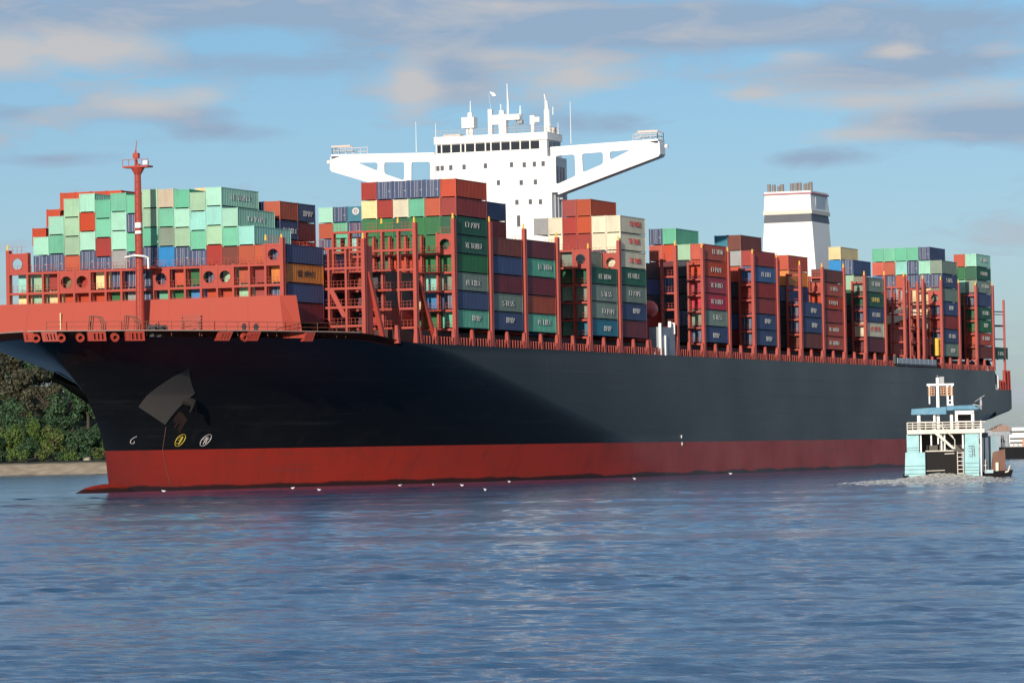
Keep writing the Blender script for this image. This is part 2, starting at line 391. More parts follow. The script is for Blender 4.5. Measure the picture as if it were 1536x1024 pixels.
# anchors in their bolsters (both bows)
for s in (-1, 1):
    def P(x, y, z): return (x, y * -s, z)
    mb = MB()
    q = [(-63.4, -2.55, 11.42), (-56.6, -3.15, 8.98), (-55.56, -7.3, 13.17), (-62.85, -9.3, 16.48)]       # flat plate lying on the flare
    n = 10; vs = []; fs = []
    for j in range(n + 1):
        for i in range(n + 1):
            a_, b_ = i / n, j / n
            x = (q[0][0] * (1 - a_) + q[1][0] * a_) * (1 - b_) + (q[3][0] * (1 - a_) + q[2][0] * a_) * b_
            z = (q[0][2] * (1 - a_) + q[1][2] * a_) * (1 - b_) + (q[3][2] * (1 - a_) + q[2][2] * a_) * b_
            bulge = .16 if s < 0 else .25 + 2.6 * math.sin(math.pi * b_) ** .7 * (1 - .4 * a_)
            vs.append(P(x, hy(x, z, bulge), z))
    for j in range(n):
        for i in range(n): a0 = j * (n + 1) + i; fs.append((a0, a0 + 1, a0 + n + 2, a0 + n + 1))
    mb.add(vs, fs)
    o = mb.build("anchor_bolster", paint("bolster_grey", (.115, .105, .095), .7, .3, .4, spec=.2) if s < 0 else paint("bolster_black", (.008, .009, .011), .8, .1, spec=.1), ship)
    rr = MB(); c = Vector((-55.0, -7.0, 11.9)); rr.bar(P(*(c + Vector((-.8, 1.5, .6)))), P(*(c + Vector((0, -.1, -.1)))), .75, 14, .6)
    for d_ in (-1, 1): rr.bar(P(*(c + Vector((0, -.1, 0)))), P(*(c + Vector((.9 * d_, .2, -1.3)))), .3, 7, .12)
    rr.build("anchor", bpy.data.materials.get("anchor_iron") or paint("anchor_iron", (.02, .018, .017), .8, .4, spec=.1), o)
mb = MB()
for i in range(6):
    xx = -55.4 + i * .42; zz = 10.9 - .22 * i
    mb.add([(xx, hy(xx, zz, .03), zz), (xx + .4, hy(xx + .4, zz, .03), zz), (xx + .3, hy(xx + .3, zz - 1.5 - .2 * (i % 3), .03), zz - 1.5 - .2 * (i % 3)), (xx - .1, hy(xx - .1, zz - 1.5 - .2 * (i % 3), .03), zz - 1.5 - .2 * (i % 3))], [(0, 1, 2, 3)])
mb.build("rust_stain", paint("rust_on_black", (.045, .02, .012), .8, .4), ship)

# fairleads and roller chocks on the foredeck edge
def edge_pt(x, s=-1): return Vector((x, s * hb(x, 21.2), 21.0))
def edge_frame(x):
    a = edge_pt(x - .6); b = edge_pt(x + .6); t = (b - a).normalized(); n = Vector((t.y, -t.x, 0))
    return t, (n if n.y < 0 else -n)
for x, wd, lean in ((-89.75, 1.3, .5), (-88.65, 2.0, .6), (-84.85, 2.4, .3), (-81.1, 2.6, .2), (-69.9, 2.1, -1.4), (-65.7, 2.0, -1.3), (-56.2, 1.9, -1.2)):
    t, n = edge_frame(x); c = edge_pt(x) + n * .12 + Vector((0, 0, .12)); mb = MB(); k = 4
    dn = Vector((0, 0, -1.35)) - n * .10 + t * lean * .5
    def slab(a, w0, w1, h0, h1, th):
        q = [a + t * w0 + dn * h1, a + t * w1 + dn * h1, a + t * w1 + dn * h0, a + t * w0 + dn * h0]
        mb.hexa([q[0], q[1], q[1] - n * th, q[0] - n * th, q[3], q[2], q[2] - n * th, q[3] - n * th])
    slab(c, -wd / 2, wd / 2, 0, .28, .5); slab(c, -wd / 2, wd / 2, .86, 1.0, .5)
    for i in range(k + 1):
        if i == k: slab(c, wd / 2 - .3, wd / 2, .281, .859, .5)
        else: slab(c, -wd / 2 + (wd - .3) * i / k, -wd / 2 + (wd - .3) * i / k + (.5 if i == 0 else .26), .281, .859, .5)
    mb.build("roller_fairlead", RED, ship)
for x in (-89.4, -87.75, -86.25, -83.1, -67.3):
    t, n = edge_frame(x); c = edge_pt(x) + Vector((0, 0, -.75)) - n * (.0) + n * -.12
    up = Vector((0, 0, 1)) + n * .35; mb = MB(); mb.ring(c, t, up, .55, .3, .28, 18); mb.build("mooring_chock", RED, ship)
# pale rubbing edge of the bulwark
mb = MB(); xs_ = [-90 + .01, -89.8, -89.3, -88.5, -87, -85, -83, -81, -79, -76, -72, -68, -64, -60, -56, -50, -46]
for s in (-1, 1):
    mb.tube([(x, s * (hb(x, 21.3) + .04), 21.1) for x in xs_], .09, 5)
mb.build("bulwark_rail", paint("worn_bulwark_edge", (.35, .25, .2), .6, .5, .4), ship)

# breakwater: slanting red wall across the foredeck
def breakwater():
    mb = MB(); z0, z1 = 20.2, 26.05
    xb, xt = -59.2, -57.9
    mb.hexa([(xb, -22.6, z0), (xb, 24.4, z0), (xb + .5, 24.4, z0), (xb + .5, -22.6, z0), (xt, -21.4, z1), (xt, 23.2, z1), (xt + .4, 23.2, z1), (xt + .4, -21.4, z1)])
    # port wing turned aft
    mb.hexa([(xb, -22.603, z0), (xb + .5, -22.603, z0), (xb + 2.3, -24.2, z0), (xb + 1.9, -24.5, z0), (xt, -21.403, z1 - .01), (xt + .4, -21.403, z1 - .01), (xt + 1.9, -22.9, z1 - .01), (xt + 1.5, -23.2, z1 - .01)])
    mb.cur = 1
    for y in (-17.2, -11.4, -5.1, 2.3, 9.6, 16.8): mb.hexa([(xb - .02, y, z0), (xb + .05, y, z0), (xb + .05, y + .09, z0), (xb - .02, y + .09, z0), (xt - .02, y * .975, z1 - .05), (xt + .05, y * .975, z1 - .05), (xt + .05, y * .975 + .09, z1 - .05), (xt - .02, y * .975 + .09, z1 - .05)])
    mb.build("breakwater", [REDW, paint("seam_red", (.33, .05, .030), .6, .5, .3)], ship)
    b = MB()
    for y in range(-20, 24, 4): b.hexa([(xb + .6, y, z0), (xb + 2.2, y, z0), (xb + 2.2, y + .3, z0), (xb + .6, y + .3, z0), (xt + .42, y, z1 - .4), (xt + .8, y, z1 - .4), (xt + .8, y + .3, z1 - .4), (xt + .42, y + .3, z1 - .4)])
    b.build("breakwater_bracket", RED, ship)
    l = MB(); l.box(xb + .3, xb + .5, 11.1, 11.24, 22.3, 24.6); l.build("wall_lamp", paint("pale_yellow", (.7, .6, .35), .5, .1), ship)
breakwater()
# foremast
def foremast():
    mx, my = -60.6, -1.85
    m = MB(); m.bar((mx, my, 20.2), (mx, my, 44.4), .62, 14, .40); o = m.build("foremast", RED, ship, False)
    p = MB(); p.box(mx - .8, mx + .8, my - 1.9, my + 1.9, 43.9, 44.15); p.bar((mx, my, 42.9), (mx, my, 43.95), .4, 8, 1.0)
    for yy in (-1.9, -1, 0, 1, 1.9): p.bar((mx - .75, my + yy, 44.1), (mx - .75, my + yy, 45.0), .045, 4)
    p.bar((mx - .75, my - 1.9, 45), (mx - .75, my + 1.9, 45), .045, 4); p.build("mast_platform", RED, o)
    s = MB(); s.bar((mx, my + .2, 44.1), (mx, my + .3, 46.2), .3, 6, .15); s.bar((mx, my + .3, 46), (mx, my + .1, 47.6), .09, 5, .04); s.box(mx - .3, mx + .3, my - .2, my + .6, 45.2, 45.9)
    s.build("mast_head", RED, o)
    la = MB(); la.box(mx - .9, mx - .4, my - 1.9, my - 1.2, 44.25, 44.75); la.build("signal_lamp", WHITE, o)
    la = MB(); la.box(mx - .9, mx - .5, my - .7, my + .1, 35.7, 36.4); la.box(mx - .9, mx - .5, my - .7, my + .1, 34.9, 35.3); la.build("signal_lamp", WHITE, o)
    h = MB(); pts = [(mx - .2, my + 1.9 - .4 , 31.3), (mx - 1.2, my + 1.5, 31.75), (mx - 1.6, my, 31.95), (mx - 1.3, my - 1.4, 31.8), (mx - .9, my - 1.75, 31.6), (mx - .9, my - 1.8, 30.1)]
    h.tube(pts, .13, 6); h.build("lamp_hoop", WHITE, o)
    la = MB()
    for zz in range(21, 43): la.bar((mx - .65, my - .25, zz), (mx - .65, my + .25, zz), .03, 4)
    for yy in (-.25, .25): la.bar((mx - .65, my + yy, 20.5), (mx - .65, my + yy, 43.8), .03, 4)
    la.build("mast_ladder", RED, o)
    st = MB()
    for yy in (-2.3, 2.3): st.bar((mx + .4, my + yy * .2, 30.4), (mx + 3.4, my + yy * .6, 30.4), .16, 6)
    st.box(mx + .3, mx + 3.6, my - 1.6, my + 1.6, 30.2, 30.32); st.build("catwalk", RED, o)
foremast()
# foredeck gear: hoops, winches, vents, rails
def rail(mb, pts, h=1.05, step=1.5, r=.035, bars=2):
    for a, b in zip(pts, pts[1:]):
        a = Vector(a); b = Vector(b); L = (b - a).length; n = max(1, int(L / step))
        for i in range(n + 1):
            p = a.lerp(b, i / n); mb.bar(p, p + Vector((0, 0, h)), r, 4)
        for k in range(bars): mb.bar(a + Vector((0, 0, h * (1 - k / bars))), b + Vector((0, 0, h * (1 - k / bars))), r, 4)
mb = MB(); rail(mb, [(x, -hb(x, 21.2) + .6, 20.4) for x in (-88.5, -87, -85, -82, -78, -75, -71, -66, -60, -56, -52, -48)], 1.9, 1.6, .045, 3); mb.build("guard_rail", BROWN, ship)
for x, y in ((-83.2, -6.8), (-79.8, -10.2)):
    mb = MB()
    for d in (-.6, 0, .6):
        mb.tube([(x + d, y - .8, 20.4), (x + d, y - .9, 22.0), (x + d, y - .4, 22.9), (x + d, y + .8, 23.1), (x + d, y + 1.1, 20.4)], .07, 5)
    mb.build("hatch_hoop", BROWN, ship)
for x, y in ((-77.2, -12.0), (-76.2, -12.6)):
    mb = MB(); mb.bar((x - .7, y, 21.35), (x + .7, y, 21.35), .35, 10); mb.bar((x - .8, y, 21.35), (x - .7, y, 21.35), .6, 12); mb.bar((x + .7, y, 21.35), (x + .8, y, 21.35), .6, 12); mb.bar((x - .3, y + .6, 20.6), (x - .3, y + .6, 22.1), .12, 6); mb.box(x - 1.1, x + 1.1, y - .5, y + .5, 20.3, 21.0)
    mb.build("mooring_winch", DARK, ship)
mb = MB()
for i in range(6): mb.box(-72.6, -72.3, -16.6, -13.7, 20.8 + i * .42, 20.98 + i * .42)
for y in (-16.6, -13.8): mb.box(-72.3, -72.1, y, y + .12, 20.4, 23.2)
mb.build("ventilation_louver", paint("faded_red", (.30, .07, .05), .6, .3), ship)
for x, y in ((-66.4, -20.0), (-64.6, -20.9)):
    mb = MB(); mb.bar((x, y, 20.4), (x, y, 21.6), .25, 10); mb.bar((x, y, 21.6), (x, y, 22.1), .42, 10, .15); mb.build("mushroom_vent", DARK, ship)

# ------------------------------------------------------------------ lashing bridges (one per gap between bays)
P_ = 14.2
TIER = 2.72; ZB = 22.55
def frame(x, ys, lv, tops=None, y_in=None, panels=(), skip=(), name="lashing_bridge", depth=.9, braces=(), postw=.30, wide_posts=()):
    """x centre; ys: cell boundary y values; lv: beam levels (bottom..top)"""
    mb = MB(); xf, xa = x - depth / 2, x + depth / 2
    for i, y in enumerate(ys):
        zt = (tops or {}).get(i, lv[-1]); wd = postw * (1.7 if i in wide_posts else 1)
        mb.box(xf, xf + .28, y - wd / 2, y + wd / 2, 20.0, zt); mb.box(xa - .28, xa, y - wd / 2, y + wd / 2, 20.0, zt)
        if i in wide_posts: mb.box(xf + .29, xa - .29, y - wd / 2 + .02, y + wd / 2 - .02, 20.0, zt)
    y0, y1 = min(ys), max(ys)
    for k, z in enumerate(lv):
        for i in range(len(ys) - 1):
            if (i, k) in skip: continue
            a, b = sorted((ys[i], ys[i + 1])); a += postw / 2 + .003; b -= postw / 2 + .003
            mb.box(xf + .02, xf + .24, a, b, z - .20, z + .12); mb.box(xa - .24, xa - .02, a, b, z - .20, z + .12)
            mb.box(xf + .25, xa - .25, a, b, z - .06, z)                         # walkway
            for hh in (.55, 1.05): mb.bar((xf + .05, a, z + hh), (xf + .05, b, z + hh), .025, 4)
            for q in range(1, 4): mb.bar((xf + .05, a + (b - a) * q / 4, z), (xf + .05, a + (b - a) * q / 4, z + 1.05), .03, 4)
    for (i, k) in braces:
        a, b = ys[i], ys[i + 1]; mb.hexa([(xf + .03, b - .25, lv[k]), (xf + .2, b - .25, lv[k]), (xf + .2, b + .4, lv[k]), (xf + .03, b + .4, lv[k]), (xf + .03, a - .3, lv[k + 1] - .2), (xf + .2, a - .3, lv[k + 1] - .2), (xf + .2, a + .2, lv[k + 1] - .2), (xf + .03, a + .2, lv[k + 1] - .2)])
    o = mb.build(name, RED, ship)
    for (i, k) in panels:          # closing plate with a round opening
        a, b = sorted((ys[i], ys[i + 1])); z0, z1 = lv[k] + .13, lv[k + 1] - .21; c = ((a + b) / 2, (z0 + z1) / 2); r_ = min(b - a, z1 - z0) * .34
        pm = MB(); n = 24; vs = []; fs = []
        for xx in (xf + .06, xf + .14):
            for t in range(n):
                an = 2 * math.pi * t / n; cs, sn = math.cos(an), math.sin(an); m_ = max(abs(cs), abs(sn))
                vs.append((xx, c[0] + (b - a - .32) / 2 * cs / m_, c[1] + (z1 - z0) / 2 * sn / m_)); vs.append((xx, c[0] + r_ * cs, c[1] + r_ * sn))
        for t in range(n):
            u_ = (t + 1) % n; f0 = [2 * t, 2 * u_, 2 * u_ + 1, 2 * t + 1]; fs.append(f0[::-1]); fs.append([i_ + 2 * n for i_ in f0])
            fs.append([2 * t + 1, 2 * u_ + 1, 2 * u_ + 1 + 2 * n, 2 * t + 1 + 2 * n])
        pm.add(vs, fs); pm.ring((xf + .03, c[0], c[1]), (0, 1, 0), (0, 0, 1), r_ + .07, r_ - .01, .05, 24); pm.build("ring_panel", RED, o)
    return o
def tips(o, x, ypos, z, h=.75):
    for y in ypos:
        m = MB(); m.bar((x - .3, y, z), (x - .3, y, z + h), .17, 6, .12); m.build("post_tip", YEL, o)

AY = [19.73 - 2.41 * i for i in range(18)]
ysA = AY[:]; ysA[0] = 20.35
LVA = [22.7, 25.2, 27.55, 30.35, 33.0]
noend = [(i, 4) for i in range(1, 16)]
fA = frame(-56.3, ysA, LVA, {**{i: 30.6 for i in range(2, 16)}, 0: 33.6, 1: 33.2, 16: 33.2, 17: 33.9}, panels=[(0, 3), (3, 2), (4, 2), (9, 2), (12, 2), (13, 2), (16, 3)], skip=noend, wide_posts=(0, 17))
tips(fA, -56.3, [ysA[0], ysA[17], -18.9], 33.6)
LV = [22.2, 24.8, 27.4, 30.2, 33.0]
y2 = [-26.9, -24.3, -21.7, -19.2, -16.7, -14.2]
f2 = frame(-41.6, y2, LV, {0: 34.2, 1: 33.2}, braces=[], wide_posts=(0,)); tips(f2, -41.6, [-26.9], 34.2)
mb = MB()
for (ya, yb, za, zb) in ((-21.9, -24.1, 27.3, 23.4),):
    mb.hexa([(-42.0, yb - .3, zb), (-41.7, yb - .3, zb), (-41.7, yb + .45, zb), (-42.0, yb + .45, zb), (-42.0, ya - .45, za), (-41.7, ya - .45, za), (-41.7, ya + .3, za), (-42.0, ya + .3, za)])
mb.build("diagonal_brace", RED, f2)
mb = MB()      # aft leg of that tower, the big raking brace and its plating
mb.hexa([(-37.4, -27.9, 20.6), (-36.6, -27.9, 20.6), (-36.6, -27.3, 20.6), (-37.4, -27.3, 20.6), (-40.9, -27.3, 29.6), (-40.1, -27.3, 29.6), (-40.1, -26.8, 29.6), (-40.9, -26.8, 29.6)])
mb.box(-41.0, -39.2, -27.1, -26.8, 20.2, 33.2); mb.build("raking_brace", RED, f2)
y3 = [-28.7, -26.2, -23.7, -21.2, -18.7, -16.2]
f3 = frame(-27.3, y3, [22.2, 24.9, 27.6, 30.4, 33.2, 36.0], {0: 37.0, 1: 36.2, 2: 36.2}, wide_posts=(0,)); tips(f3, -27.3, [-28.7, -26.2, -23.7], 37.0)
mb = MB(); mb.hexa([(-20.4, -28.9, 20.2), (-19.7, -28.9, 20.2), (-19.7, -28.4, 20.2), (-20.4, -28.4, 20.2), (-26.6, -28.8, 29.0), (-25.9, -28.8, 29.0), (-25.9, -28.3, 29.0), (-26.6, -28.3, 29.0)]); mb.build("raking_brace", RED, f3)
yB = [-29.0 + 2.49 * i for i in range(8)]
def lvs(z): return [22.2, 24.95, 27.7, 30.45, 33.2, 35.9][:z]
f4 = frame(-13.4, yB, lvs(6), {0: 38.2, 1: 36.2}, panels=[(0, 4)], skip=[(i, 5) for i in range(1, 8)], wide_posts=(0,)); tips(f4, -13.4, [-29.0], 38.2); tips(f4, -13.4, [-19.0], 33.2)
TOPZ = {0: 38.4, 1: 38.0, 2: 37.3, 3: 36.2, 4: 38.0, 5: 38.0, 6: 38.4, 7: 38.6, 8: 38.5, 9: 38.7, 10: 38.5, 11: 37.7, 12: 37.8, 13: 38.2, 14: 37.3, 15: 37.8, 16: 38, 17: 38.0, 18: 38.2, 19: 38.0, 20: 38, 21: 38.4}
for k in range(0, 22):
    if k == 5: continue
    ys = [-29.0 + 2.49 * i for i in range(8 if k in (16, 17, 18) else (3 if k in (3, 4, 8, 12) else 2))]
    sk = [(i, 5) for i in range(2, 8)] if k in (17, 18) else []
    pan = [(0, 4)] if k in (3, 4, 18) else []
    o = frame(k * P_ + 1.0, ys, lvs(6), {0: TOPZ[k], 1: 36.2}, wide_posts=(0,), panels=pan, skip=sk)
    tips(o, k * P_ + 1.0, [-29.0], TOPZ[k])
# bare tall posts around the crane bay
mb = MB()
for x, y in ((232.0, -28.9), (238.6, -28.9), (244.0, -28.9)):
    mb.box(x - .3, x + .3, y - .25, y + .25, 20.0, 37.2)
for z in (25, 28, 31): mb.box(232.31, 243.69, -28.8, -28.6, z - .12, z + .12)
mb.build("crane_post", RED, ship)
mb = MB(); mb.hexa([(228, -26.5, 28.6), (243, -26.5, 30.4), (243, -24.5, 30.4), (228, -24.5, 28.6), (228, -26.5, 30.0), (243, -26.5, 32.6), (243, -24.5, 32.6), (228, -24.5, 30.0)]); mb.build("crane_jib", paint("cream_paint", (.62, .52, .36), .5, .3), ship)
mb = MB(); mb.box(229.5, 243, -25.6, -23.8, 22.5, 28.4); mb.bar((250, -27.5, 22.4), (250, -27.5, 26), .85, 12); mb.build("crane_pedestal", RED, ship)
mb = MB(); mb.bar((255.0, -28.2, 22.6), (255.0, -28.2, 26.2), .55, 10); mb.bar((257.0, -28.2, 22.6), (257.0, -28.2, 26.2), .55, 10); mb.build("gas_bottle", YEL, ship)

# deck edge: pillars carrying the outer stacks, rails, hatch coamings
pm = []
for k in range(-2, 22):
    x0 = (k - 1) * P_ + 2.0
    for dx, hgt, wd, rake in ((-1.7, 2.4, .42, 0.0), (-.2, 2.4, .42, .5), (5.6, 2.3, .40, .25)):
        x = x0 + dx
        if x < -36: continue
        mb = MB(); h = 22.3
        mb.hexa([(x - wd * .9, -29.25, 19.8), (x + wd * .9, -29.25, 19.8), (x + wd * .9, -28.6, 19.8), (x - wd * .9, -28.6, 19.8), (x - wd * .6 - rake, -29.15, h), (x + wd * .6 - rake, -29.15, h), (x + wd * .6 - rake, -28.75, h), (x - wd * .6 - rake, -28.75, h)])
        mb.build("deck_pillar", RED, ship)
for k in range(-2, 22):
    x0 = (k - 1) * P_ + 2.0; mb = MB(); n = 13
    if x0 < -34: continue
    for i in range(n): mb.box(x0 - 1.6 + i * P_ / n, x0 - 1.6 + i * P_ / n + .13, -29.2, -29.07, 19.82, 21.05)
    for z in (20.4, 20.98): mb.box(x0 - 1.9, x0 + 12.25, -29.06, -28.98, z, z + .06)
    mb.build("deck_rail", RED, ship)
mb = MB(); mb.box(-30, 298, -27.2, 27.2, 19.9, 21.9); mb.build("hatch_coaming", paint("coaming_shade_dark", (.05, .015, .012), .7, .3), ship)  # near-black red: shade under the outer stacks put into the coaming colour
# stern: open mooring deck with lattice posts
mb = MB()
for x, y in ((309.6, -28.8), (300.0, -24.0)): mb.box(x - .22, x + .22, y - .22, y + .22, 16.0, 35.6)
for z in (24.2, 27, 29.8, 32.4):
    mb.bar((300, -24, z), (309.6, -28.8, z), .1, 5)
mb.build("stern_post", RED, ship)
mb = MB(); mb.box(299.4, 300.0, -26.4, -25.6, 16, 35); 
for z in (24, 27, 30, 33): mb.bar((299.7, -26, z), (309.4, -28.6, z), .13, 5)
mb.bar((301, -27.0, 22.2), (306.5, -28.5, 16.2), .5, 8); mb.build("stern_frame", DARK, ship)
mb = MB()
for x in (304, 306.2, 308.4, 310.8, 312.4): mb.bar((x, -29.0, 15.9), (x - .3, -29.0, 20.2 if x > 308 else 18), .35, 8)
mb.box(302.8, 312.9, -29.1, -28.9, 15.9, 17.0); mb.build("stern_bulwark", RED, ship)
mb = MB(); mb.box(302.0, 302.6, -29.2, -28.7, 16.2, 19.0); mb.build("stern_light_post", WHITE, ship)
# pilot door recess, grey accommodation ladder, rescue boat, gangway
mb = MB(); mb.box(77.6, 84.5, -29.2, -27.0, 19.9, 24.6); mb.build("deck_locker", paint("ladder_grey", (.28, .30, .33), .5, .25), ship)
mb = MB(); mb.box(77.0, 77.5, -29.3, -28.9, 19.9, 25.2); mb.box(79.0, 79.6, -29.42, -29.22, 19.9, 23.2); mb.box(84.0, 84.3, -29.35, -28.8, 23.5, 25.4); mb.box(82.2, 82.5, -29.3, -28.8, 24.62, 25.6); mb.build("davit", WHITE, ship)
mb = MB(); n = 12; vs = []; fs = []
prof = [(-2.6, .1), (-2.0, .8), (-.8, 1.25), (.8, 1.25), (2.0, .9), (2.6, .2)]
for (dx, r_) in prof:
    for i in range(n): t = 2 * math.pi * i / n; vs.append((79.2 + dx, -26.6 + r_ * math.cos(t), 27.6 + r_ * 1.15 * math.sin(t)))
for k in range(len(prof) - 1):
    for i in range(n): j = (i + 1) % n; fs.append((k * n + i, k * n + j, (k + 1) * n + j, (k + 1) * n + i))
mb.add(vs, fs); mb.build("rescue_boat", paint("boat_red", (.5, .05, .04), .4, .1), ship, True)
mb = MB()
for i in range(9): mb.box(219.6 + i * 3.3, 222.6 + i * 3.3, -29.75, -29.2, 20.5, 21.6)
mb.build("gangway_ladder", paint("aluminium_grey", (.42, .45, .46), .45, .3), ship)
mb = MB(); mb.box(218.2, 219.3, -29.7, -29.2, 20.4, 22.0); mb.box(219.5, 249.4, -29.7, -29.3, 20.1, 20.4); mb.build("gangway_beam", DARK, ship)

# ------------------------------------------------------------------ deckhouse and bridge
def deckhouse():
    XH = 77.4
    h = MB(); h.box(XH, XH + 7.5, -10.4, 10.4, 20.0, 53.6); o = h.build("deckhouse", WHITE, ship)
    wh = MB(); wh.box(XH - .02, XH + 7, -9.75, 10.55, 54.01, 55.3); wh.box(XH + .2, XH + 6.9, -9.6, 10.4, 55.301, 56.9); wh.box(XH - .1, XH + 7.1, -9.85, 10.6, 56.901, 58.15)
    o2 = wh.build("wheelhouse", WHITE, ship); o2.location.z = -.45
    ya = 10.0
    widths = [.9] + [1.75, 1.75, .8, 1.75, 1.9, 1.0, 1.75, 1.75, 1.75, 1.75, 1.75]
    y = 10.2
    for i, wd in enumerate(widths):
        g_ = MB(); g_.box(XH + .14, XH + .26, y - wd + .12, y - .12, 55.42, 56.78); wn = g_.build("bridge_window", GLASS, o2)
        f_ = MB(); f_.box(XH + .05, XH + .2, y - .1, y + .1, 55.302, 56.9); f_.build("window_frame", WHITE, wn); y -= wd
        if y < -9.3: break
    g_ = MB()
    for i in range(3): g_.box(XH + 1.2 + i * 1.9, XH + 2.6 + i * 1.9, -9.68, -9.58, 55.5, 56.7)
    g_.build("side_window", GLASS, o2)
    PH = [(648, 251), (664, 250), (677, 249), (697, 248), (729, 246), (768, 244), (787, 244), (802, 243), (815, 242), (748, 272), (782, 271.5), (803, 270.5), (775, 302), (795, 301), (810, 301), (777, 331)]
    PHY = [(10.9 - (u - 650) * .1205, 52.4 - (v - 251) * .1085 - (u - 650) * .0058) for u, v in PH]
    for i, (yy, zz) in enumerate(PHY):
        if yy > 10.2: yy = 10.0
        p = MB(); s_ = .30; hh = .95 if i == 15 else .42
        p.box(XH - .05, XH + .04, yy - s_, yy + s_, zz - hh, zz + hh); p.build("porthole", paint("porthole_glass", (.10, .10, .12), .2, 0) if i == 0 else bpy.data.materials["porthole_glass"], o)
    # side pipes and doors
    p = MB()
    for i, x in enumerate((1.2, 2.6, 4.3, 5.8)): p.bar((XH + x, -10.55, 30), (XH + x, -10.55, 52), .12 + .05 * (i % 2), 6)
    p.box(XH + 3, XH + 5, -11.2, -10.41, 46.5, 47.0); p.build("wall_pipe", paint("pipe_grey", (.42, .43, .46), .5, .2), o)
    for s in (1, -1):
        def wing_plate(x):
            bm = bmesh.new()
            out = [(-10.42, 55.25), (-27.8, 55.75), (-29.4, 55.3), (-29.4, 53.6), (-11.6, 48.0), (-10.42, 48.0)]
            holes = [[(-11.3, 54.1), (-14.7, 54.2), (-14.8, 50.6), (-11.3, 49.3)], [(-16.0, 54.25), (-19.7, 54.35), (-19.7, 52.4), (-16.1, 51.1)], [(-20.9, 54.4), (-24.6, 54.5), (-20.95, 52.95)]]
            def rounded(pl, r_):
                q = []
                for i in range(len(pl)):
                    a, b, c = Vector(pl[i - 1]), Vector(pl[i]), Vector(pl[(i + 1) % len(pl)])
                    p0 = b + (a - b).normalized() * r_; p1 = b + (c - b).normalized() * r_
                    for t in (0, .33, .67, 1): q.append(tuple(p0 * (1 - t) ** 2 + b * 2 * t * (1 - t) + p1 * t * t))
                return q
            es = []
            for pl in [out] + [rounded(hh, .45) for hh in holes]:
                vs = [bm.verts.new((x, yy * -s, zz)) for yy, zz in pl]
                es += [bm.edges.new((vs[i], vs[(i + 1) % len(vs)])) for i in range(len(vs))]
            bmesh.ops.triangle_fill(bm, edges=es, use_beauty=True, use_dissolve=False)
            r_ = bmesh.ops.extrude_face_region(bm, geom=bm.faces[:])
            bmesh.ops.translate(bm, verts=[v for v in r_['geom'] if isinstance(v, bmesh.types.BMVert)], vec=(.3, 0, 0))
            bmesh.ops.recalc_face_normals(bm, faces=bm.faces[:])
            return bm
        me = bpy.data.meshes.new("bridge_wing"); bm = wing_plate(XH - .25); bm.to_mesh(me); bm.free()
        me.materials.append(WHITE); wo_ = bpy.data.objects.new("bridge_wing", me); COLL.objects.link(wo_); wo_.parent = ship; wo_.location.z = -.5
        q = MB()
        def Y(y): return y * -s
        q.hexa([(XH - .4, Y(-10.43), 55.26), (XH - .4, Y(-29.45), 55.80), (XH + 3.0, Y(-29.45), 55.80), (XH + 3.0, Y(-10.43), 55.26), (XH - .4, Y(-10.43), 55.6), (XH - .4, Y(-29.45), 56.1), (XH + 3.0, Y(-29.45), 56.1), (XH + 3.0, Y(-10.43), 55.6)])
        q.build("wing_deck", WHITE, wo_)
        q = MB(); q.hexa([(XH - .3, Y(-11.6), 47.6), (XH - .3, Y(-29.42), 53.2), (XH + 2.4, Y(-29.42), 53.2), (XH + 2.4, Y(-11.6), 47.6), (XH - .3, Y(-11.6), 47.96), (XH - .3, Y(-29.42), 53.56), (XH + 2.4, Y(-29.42), 53.56), (XH + 2.4, Y(-11.6), 47.96)])
        q.hexa([(XH - .3, Y(-29.43), 53.2), (XH - .3, Y(-29.75), 53.6), (XH + 2.4, Y(-29.75), 53.6), (XH + 2.4, Y(-29.43), 53.2), (XH - .3, Y(-29.43), 55.75), (XH - .3, Y(-29.65), 55.6), (XH + 2.4, Y(-29.65), 55.6), (XH + 2.4, Y(-29.43), 55.75)])
        q.build("wing_flange", WHITE, wo_)
        q = MB(); z0 = 56.0
        for a, b in (((XH - .2, Y(-29.3)), (XH - .2, Y(-25.6))), ((XH + 2.8, Y(-29.3)), (XH + 2.8, Y(-24.0))), ((XH - .2, Y(-29.3)), (XH + 2.8, Y(-29.3)))):
            rail(q, [(*a, z0), (*b, z0)], 1.3, 1.2, .06, 2)
        q.box(XH - .25, XH + .0, min(Y(-29.4), Y(-25.9)), max(Y(-29.4), Y(-25.9)), 57.25, 57.6)
        q.build("wing_rail", paint("wing_rail_paint", (.62, .50, .44), .5, .4), wo_)
        q = MB(); q.bar((XH + 1, Y(-30.2), 54.9), (XH + 1, Y(-30.7), 54.9), .35, 8); q.build("side_light", WHITE, wo_)
    # mast gear on the monkey island
    Zr = 58.15
    def part(nm, fn, mat=WHITE):
        b = MB(); fn(b); return b.build(nm, mat, o2)
    xm = XH + 2.5
    part("radar_housing", lambda b: (b.box(xm - .9, xm + .9, 4.0, 6.2, 59.6, 61.4), b.bar((xm, 4.8, Zr), (xm, 4.8, 59.6), .35, 8), b.bar((xm, 5.5, Zr), (xm, 5.5, 59.6), .25, 8), b.bar((xm, 5.0, 61.4), (xm, 5.0, 62.2), .45, 8), b.bar((xm, 4.9, 62.2), (xm, 4.9, 64.2), .12, 6, .06)))
